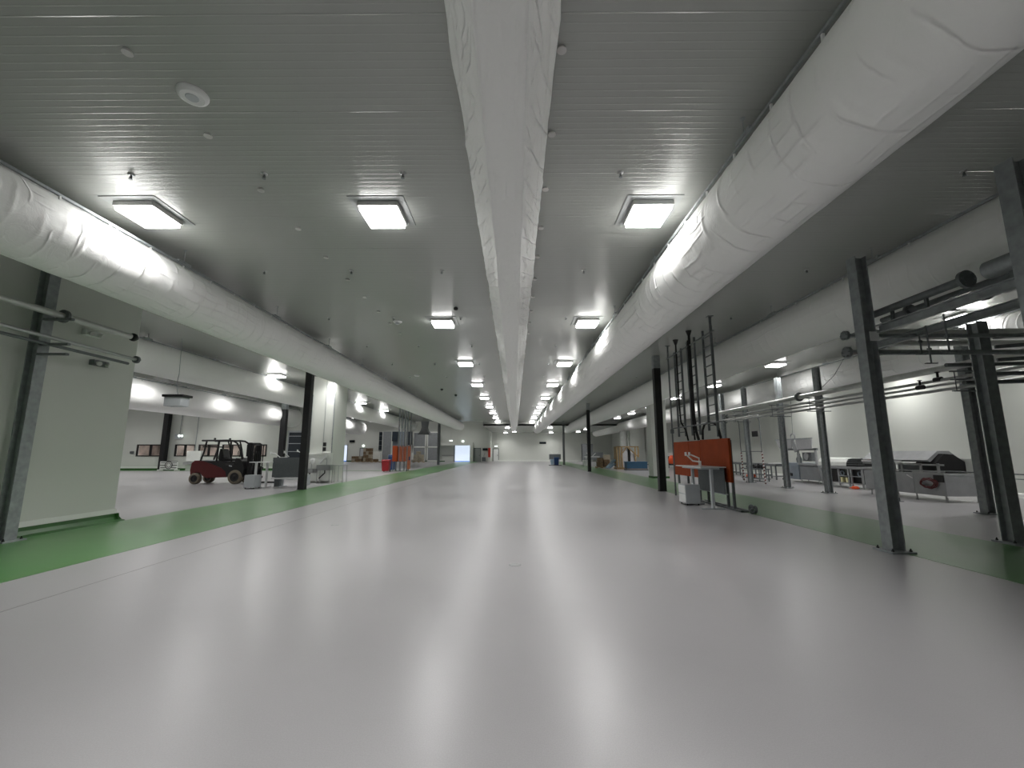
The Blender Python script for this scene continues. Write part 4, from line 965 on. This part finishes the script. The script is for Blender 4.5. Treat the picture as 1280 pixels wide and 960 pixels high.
for i, (x, z, h) in enumerate(((8.3, .14, .5), (8.95, .14, .7), (8.35, .66, .35))):
    tag(MB().box(x, x+.55, 44.1, 44.8, z, z+h).build('carton', 'cardboard'), 'brown carton on the pallet left of the crate, %s' % ('lower left', 'right tall', 'upper left')[i], 'carton', 'cartons left of the crate')
tag(MB().box(9.4, 10.0, 46, 46.8, 0, 1.3).build('carton', 'cardboard_pale'), 'tall pale carton behind the timber pallet', 'carton')
t = thing('white_table', 'white table with crossed monitor arms left of the cartons', 'table', (9.0, 52, 0))
MB().box(8.3, 10.0, 51.6, 52.4, 1.0, 1.08).build('top', 'desk_white', t)
for x in (8.45, 9.85): MB().box(x-.04, x+.04, 51.9, 52.0, 0, 1.0).build('leg', 'grey_light', t)
MB().bar((8.9, 52, 1.1), (8.5, 52, 1.5), .05, .06).bar((9.2, 52, 1.1), (9.6, 52, 1.5), .05, .06).build('arm', 'white', t)
tag(MB().box(8.0, 8.7, 51, 51.5, 0, .65).build('white_box', 'white'), 'white low box under the white table', 'box')
tag(MB().box(11.4, 13.3, 74.6, 74.7, .3, 3.0).box(11.4, 11.5, 74.6, 75, 0, 3).build('locker_bank', 'mesh_grey'), 'tall grey locker bank near the far right corner', 'lockers')
tag(MB().box(13.3, 15.0, 74.5, 74.6, .3, 1.6).build('screen_panel', 'mesh_grey'), 'low grey screen right of the grey lockers', 'screen')
tag(MB().cyl((11.6, 38.9, .52), (13.0, 38.9, .52), .04, 8).cyl((12.95, 38.9, 0), (12.95, 38.9, .52), .04, 8).build('low_rail', 'galv_dark'), 'dark low rail right of the long blue box', 'rail')
t = thing('tow_tractor', 'small dark tow tractor with orange sack behind the black column', 'vehicle', (15.0, 42, 0))
MB().prism([(13.9, .35), (15.9, .35), (15.9, .95), (15.3, 1.0), (15.2, 1.2), (14.3, 1.2), (14.2, .9), (13.9, .85)], 'y', 41.5, 42.6).build('body', 'black_plastic', t, .02)
for x in (14.3, 15.5): MB().cyl((x, 41.45, .24), (x, 41.65, .24), .24, 16).build('wheel', 'rubber', t)
MB().box(13.7, 16.0, 41.45, 41.5, .85, .95).build('bumper_rail', 'galv_dark', t)
MB().lathe([(.22, .0), (.33, .05), (.36, .35), (.3, .6), (.14, .78)], (14.75, 41.2, .5), 14).build('orange_sack', 'orange_bright', t)  # orange sack in front of the tractor, built as one of its parts
tag(MB().box(14.6, 15.6, 41.4, 41.9, 1.2, 1.52).build('white_crate', 'white'), 'white crate on top of the tow tractor', 'crate')

# ---------------------------------------------------------------- conveyor line along the right wall
def conveyor_table(label, x0, x1, y0, y1, z=.88, m='galv_dark'):
    t = thing('conveyor_table', label, 'conveyor', ((x0+x1)/2, (y0+y1)/2, 0), 'conveyor tables along the right wall')
    MB().box(x0, x0+.04, y0, y1, z-.12, z).box(x1-.04, x1, y0, y1, z-.12, z).box(x0, x1, y0, y0+.04, z-.12, z).box(x0, x1, y1-.04, y1, z-.12, z).build('side_frame', m, t)
    n = int((y1-y0)/.12)
    b = MB()
    for k in range(1, n): b.cyl((x0+.04, y0+k*(y1-y0)/n, z-.04), (x1-.04, y0+k*(y1-y0)/n, z-.04), .025, 8)
    b.build('rollers', 'steel', t)
    for y in (y0+.08, y1-.08):
        for x in (x0+.03, x1-.03): MB().box(x-.03, x+.03, y-.03, y+.03, 0, z-.12).build('leg', m, t)
        MB().box(x0+.03, x1-.03, y-.02, y+.02, .18, .23).build('crossbar', m, t)
    MB().box(x0+.01, x0+.05, y0, y1, .18, .22).build('stretcher', m, t)
    return t
conveyor_table('dark framed roller conveyor left of the packing machine', 14.9, 15.6, 25.2, 26.9)
conveyor_table('farther dark roller conveyor seen behind the striped hose frame', 15.0, 15.7, 27.5, 30.8)
conveyor_table('farthest roller conveyor behind the orange boards', 15.0, 15.7, 31.2, 34.0)
tag(MB().box(15.0, 15.5, 25.4, 26.1, .89, .95).build('folded_sheet', 'white'), 'white sheet lying on the conveyor left of the packing machine', 'sheet')
t = thing('parts_bench', 'dark low bench piled with machine parts by the striped hose frame', 'bench', (13.4, 24.5, 0))
MB().box(13.1, 13.7, 23.7, 25.6, .62, .68).build('top', 'galv_dark', t)
for y in (23.8, 25.5):
    for x in (13.15, 13.65): MB().box(x-.02, x+.02, y-.02, y+.02, 0, .62).build('leg', 'galv_dark', t)
MB().box(13.1, 13.7, 23.7, 25.6, .12, .15).build('lower_shelf', 'galv_dark', t)
for i in range(5):
    y = 23.9+i*.36; hgt = (.2, .26, .16, .28, .2)[i]
    tag(MB().lathe([(.1, 0), (.12, hgt*.6), (.07, hgt*.7), (.06, hgt)], (13.4, y, .68), 10).box(13.3, 13.5, y-.12, y-.04, .68, .68+hgt*.7).build('machine_part', 'black_plastic'), 'black machine part on the low bench, %s from the camera' % ORD[i], 'machine part', 'machine parts on the low bench')
tag(MB().lathe([(.12, 0), (.25, .05), (.22, .18), (.1, .2)], (13.35, 25.0, .15), 12).build('orange_hose_coil', 'orange_bright'), 'orange and black coil on the lower shelf of the bench', 'coil')

# packing machine
x0, x1, ya, yb = 15.0, 16.3, 21.9, 24.6
t = thing('packing_machine', 'grey packing machine with raised clear lids behind the columns', 'machine', ((x0+x1)/2, (ya+yb)/2, 0))
MB().box(x0, x1, 23.35, yb, .14, 1.0).build('left_cabinet', 'slate', t, .01)
MB().box(x0+.05, x1, ya, 23.35, .16, .9).build('right_cabinet', 'mesh_grey', t, .01)
MB().box(x0, x1, ya, 23.4, .9, .98).build('worktop', 'steel_brushed', t)
for x in (x0+.08, x1-.08):
    for y in (ya+.1, 23.3, yb-.1): MB().cyl((x, y, 0), (x, y, .16), .03, 8).cyl((x, y, 0), (x, y, .02), .06, 10).build('foot', 'steel', t)
for y in (yb-.05, 23.35, ya+.1): MB().box(x0+.02, x0+.1, y-.04, y+.04, .98, 1.72).build('post', 'black_steel' if y > 24 else 'steel_brushed', t)
MB().box(x0+.02, x0+.12, ya, yb, 1.66, 1.76).build('top_rail', 'galv_dark', t)
MB().prism([(24.65, 1.76), (23.6, 1.76), (23.55, 2.22), (25.0, 2.28)], 'x', x0-.12, x0-.08).build('left_lid', 'acrylic', t)
MB().prism([(23.1, 1.7), (22.0, 1.74), (21.95, 2.2), (23.2, 2.26)], 'x', x0-.12, x0-.08).build('right_lid', 'acrylic', t)
MB().box(x0-.13, x0-.06, 21.95, 25.0, 2.22, 2.28).build('lid_bar', 'galv', t)
MB().torus((x0-.08, 23.45, 2.38), .17, .03, 'x').build('film_ring', 'steel_brushed', t)
MB().bar((x0-.08, 23.55, 2.2), (x0-.05, 23.3, 1.6), .06, .25).build('film_arm', 'steel_brushed', t)
MB().lathe([(.12, 1.0), (.14, 1.2), (.08, 1.35), (.08, 1.5)], (x0+.3, 23.7, 0), 14).build('motor_head', 'grey_mid', t)
MB().box(x0+.1, x0+.4, 22.4, 23.1, 1.1, 1.55).build('sealing_head', 'galv_dark', t)
MB().cyl((x0+.05, 22.75, 1.35), (x0+.12, 22.75, 1.35), .18, 16).build('film_reel', 'steel_brushed', t)
MB().box(x0-.02, x0, 23.9, 24.3, .3, .45).build('latch', 'black_plastic', t)
MB().tube([(15.2, 24.9, .95), (15.2, 25.0, .8), (15.2, 24.85, .3), (15.2, 25.1, .05)], .05, 8).build('support_stand', 'black_steel', t)

# covered conveyor (shrink tunnel) one
x0, x1, ya, yb = 14.7, 15.6, 18.75, 21.4
t = thing('covered_conveyor', 'conveyor with pale rounded hood and open framework below', 'machine', ((x0+x1)/2, (ya+yb)/2, 0))
hood = [(x0, .95), (x0+.02, 1.12), (x0+.12, 1.27), (x0+.3, 1.32), (x1-.2, 1.32), (x1-.05, 1.2), (x1, .95)]
MB().prism(hood, 'y', 19.6, yb).build('hood', 'wall_trim', t, .01)
MB().prism([(a, b-.012) for a, b in hood], 'y', 18.95, 19.6).build('tunnel_end', 'black_plastic', t, .01)
b = MB()
for z in (1.02, 1.1, 1.18, 1.26): b.box(x0-.012, x0+.3, 18.93, 19.55, z, z+.012)
b.build('louvres', 'galv', t)
MB().box(x0-.02, x1, 18.5, 20.6, .86, .93).build('belt_edge', 'steel_brushed', t)
b = MB()
for y in (ya, 19.35, 19.5, 20.1, 21.2):
    for x in (x0+.03, x1-.03): b.box(x-.03, x+.03, y, y+.06, .08, .88)
b.box(x0, x0+.05, ya, 21.25, .18, .23).box(x0, x0+.05, ya, 21.25, .82, .88).box(x0, x0+.05, ya, 20.1, .5, .53)
b.build('framework', 'steel_brushed', t)
MB().box(x0+.1, x1-.1, ya+.05, 21.1, .2, .82).build('drive_housing', 'black_plastic', t)
for y in (19.6, 19.9): MB().box(x0+.0, x0+.1, y, y+.12, .24, .45).build('yellow_block', 'yellow', t)
for yy in (19.0, 20.0): MB().torus((x0+.1, yy, .63), .1, .03, 'x').build('motor_fan', 'slate', t)
for y in (ya+.05, 20.1, 21.2):
    MB().cyl((x0+.05, y, 0), (x0+.05, y, .1), .025, 8).build('foot', 'steel', t)
tag(MB().lathe([(.12, 0), (.14, .08), (.08, .12)], (14.6, 19.1, 0), 12).box(14.52, 14.68, 18.95, 19.3, .02, .06).build('floor_jack', 'orange_bright'), 'orange item on the floor below the rounded hood conveyor', 'tool')

# covered conveyor two (nearer, steel sides, gabled hood)
x0, x1, ya, yb = 13.4, 14.5, 13.85, 17.0
t = thing('covered_conveyor', 'large steel conveyor with raised angular hood and red hose coil', 'machine', ((x0+x1)/2, (ya+yb)/2, 0))
MB().box(x0, x1, ya, yb, .2, .88).build('body', 'steel_brushed', t, .01)
MB().box(x0-.03, x0, ya, 14.9, .86, .92).box(x0-.01, x0, 14.93, 14.94, .2, .86).build('panel_edge', 'steel', t)
MB().prism([(x0+.0, 1.3), (x0+.1, 1.24), (x0+.42, 1.52), (x0+.72, 1.5), (x1, 1.26), (x1+.02, 1.3), (x0+.75, 1.6), (x0+.38, 1.6)], 'y', 14.35, yb).build('hood', 'steel_brushed', t)
MB().prism([(x0+.12, 1.2), (x0+.42, 1.5), (x0+.72, 1.48), (x1-.02, 1.24), (x1-.02, .9), (x0+.25, .9), (x0+.25, 1.2)], 'y', 14.2, 14.9).build('tunnel_end', 'black_plastic', t)  # black cap puts the shade of the open hood interior into its colour
MB().box(x1-.03, x1+.1, ya, 14.6, .88, 1.35).build('end_plate', 'wall_trim', t)
b = MB()
for y in (14.0, 14.6, 15.3, 15.6, 16.5): b.box(x0, x0+.05, y, y+.06, .88, 1.2)
b.box(x0, x0+.05, ya, yb, 1.13, 1.18).box(x0+.01, x0+.05, ya, yb, .93, .97)
b.build('guard_rail', 'steel', t)
MB().box(x0-.04, x0+.02, 15.3, yb, 1.2, 1.27).build('hood_lip', 'white', t)
MB().box(x0+.3, x1-.1, 14.9, 15.8, .88, 1.18).build('inner_curtain', 'mesh_grey', t)
MB().box(x0-.02, x0, ya+.02, 14.2, .62, .84).build('dark_hatch', 'black_plastic', t)
for y in (ya+.1, 14.95, 16.8):
    for x in (x0+.06, x1-.06): MB().cyl((x, y, 0), (x, y, .2), .022, 8).cyl((x, y, 0), (x, y, .02), .045, 10).build('foot', 'steel', t)
MB().bar((x0-.01, 15.15, .8), (x0-.01, 14.95, .7), .01, .03).build('badge', 'white', t)
hz = MB()
for k in range(3):
    pts = [(x0-.05-.02*k+.01*math.sin(a*1.3), 14.35+.3*(1-.13*k)*math.cos(a*PI/12), .57+.16*(1-.16*k)*math.sin(a*PI/12)+.012*math.sin(a*2.1+k)) for a in range(25)]
    hz.tube(pts, .017, 6)
tag(hz.build('hose_coil', 'red_paint'), 'dark red hose coil hung on the side of the steel conveyor', 'hose')
t = thing('guide_rail', 'long double steel guide rail running right from the steel conveyor', 'rail', (13.6, 10, 0))
MB().cyl((13.5, 5.5, .97), (13.5, 14.2, .97), .018, 8).build('top_rail', 'galv_dark', t)
MB().cyl((13.5, 5.5, .84), (13.5, 13.85, .84), .012, 8).build('lower_rail', 'galv', t)
for y in (5.6, 8.2, 10.8): MB().box(13.48, 13.52, y-.02, y+.02, 0, .97).build('leg', 'galv_dark', t)
tag(MB().box(15.0, 16.9, 12.2, 12.9, 0, .2).build('floor_plinth', 'black_plastic'), 'low black plinth on the floor behind the taped column', 'plinth')
tag(MB().cyl((12.3, 14.3, .0), (12.3, 14.3, .12), .02, 8).box(12.1, 12.35, 14.2, 14.4, 0, .02).cyl((12.14, 14.25, .02), (12.14, 14.25, .06), .015, 8).build('anchor_plate', 'galv_dark'), 'small leftover anchor plate on the floor behind the near column', 'anchor plate')
# floor drains
for i, (x, y) in enumerate(((0, 6.35), (-3.9, 9.7))):
    tag(MB().lathe([(.085, .001), (.085, .006), (.06, .007), (.055, .004)], (x, y, 0), 24).build('floor_drain', 'steel'), ('round steel floor drain in the middle of the hall', 'round steel floor drain nearer the left green strip')[i], 'drain', 'floor drains')

# ---------------------------------------------------------------- world, camera, view
w = bpy.data.worlds.new('world'); sc.world = w; w.use_nodes = True
w.node_tree.nodes['Background'].inputs[0].default_value = (.5, .55, .6, 1); w.node_tree.nodes['Background'].inputs[1].default_value = .05
cam = bpy.data.cameras.new('camera'); co = bpy.data.objects.new('camera', cam); COL.objects.link(co)
co.location = (0, 0, 1.55); co.rotation_euler = (R(99.0), 0, R(.37))
cam.sensor_fit = 'HORIZONTAL'; cam.sensor_width = 36; cam.lens = 36*540/1280; cam.clip_end = 300; cam.clip_start = .05
sc.camera = co
sc.view_settings.view_transform = 'Standard'; sc.view_settings.look = 'None'; sc.view_settings.gamma = 1; sc.view_settings.use_curve_mapping = False
sc.view_settings.exposure = 0.1
sc.cycles.use_denoising = True
sc.cycles.max_bounces = 7; sc.cycles.diffuse_bounces = 5; sc.cycles.glossy_bounces = 4
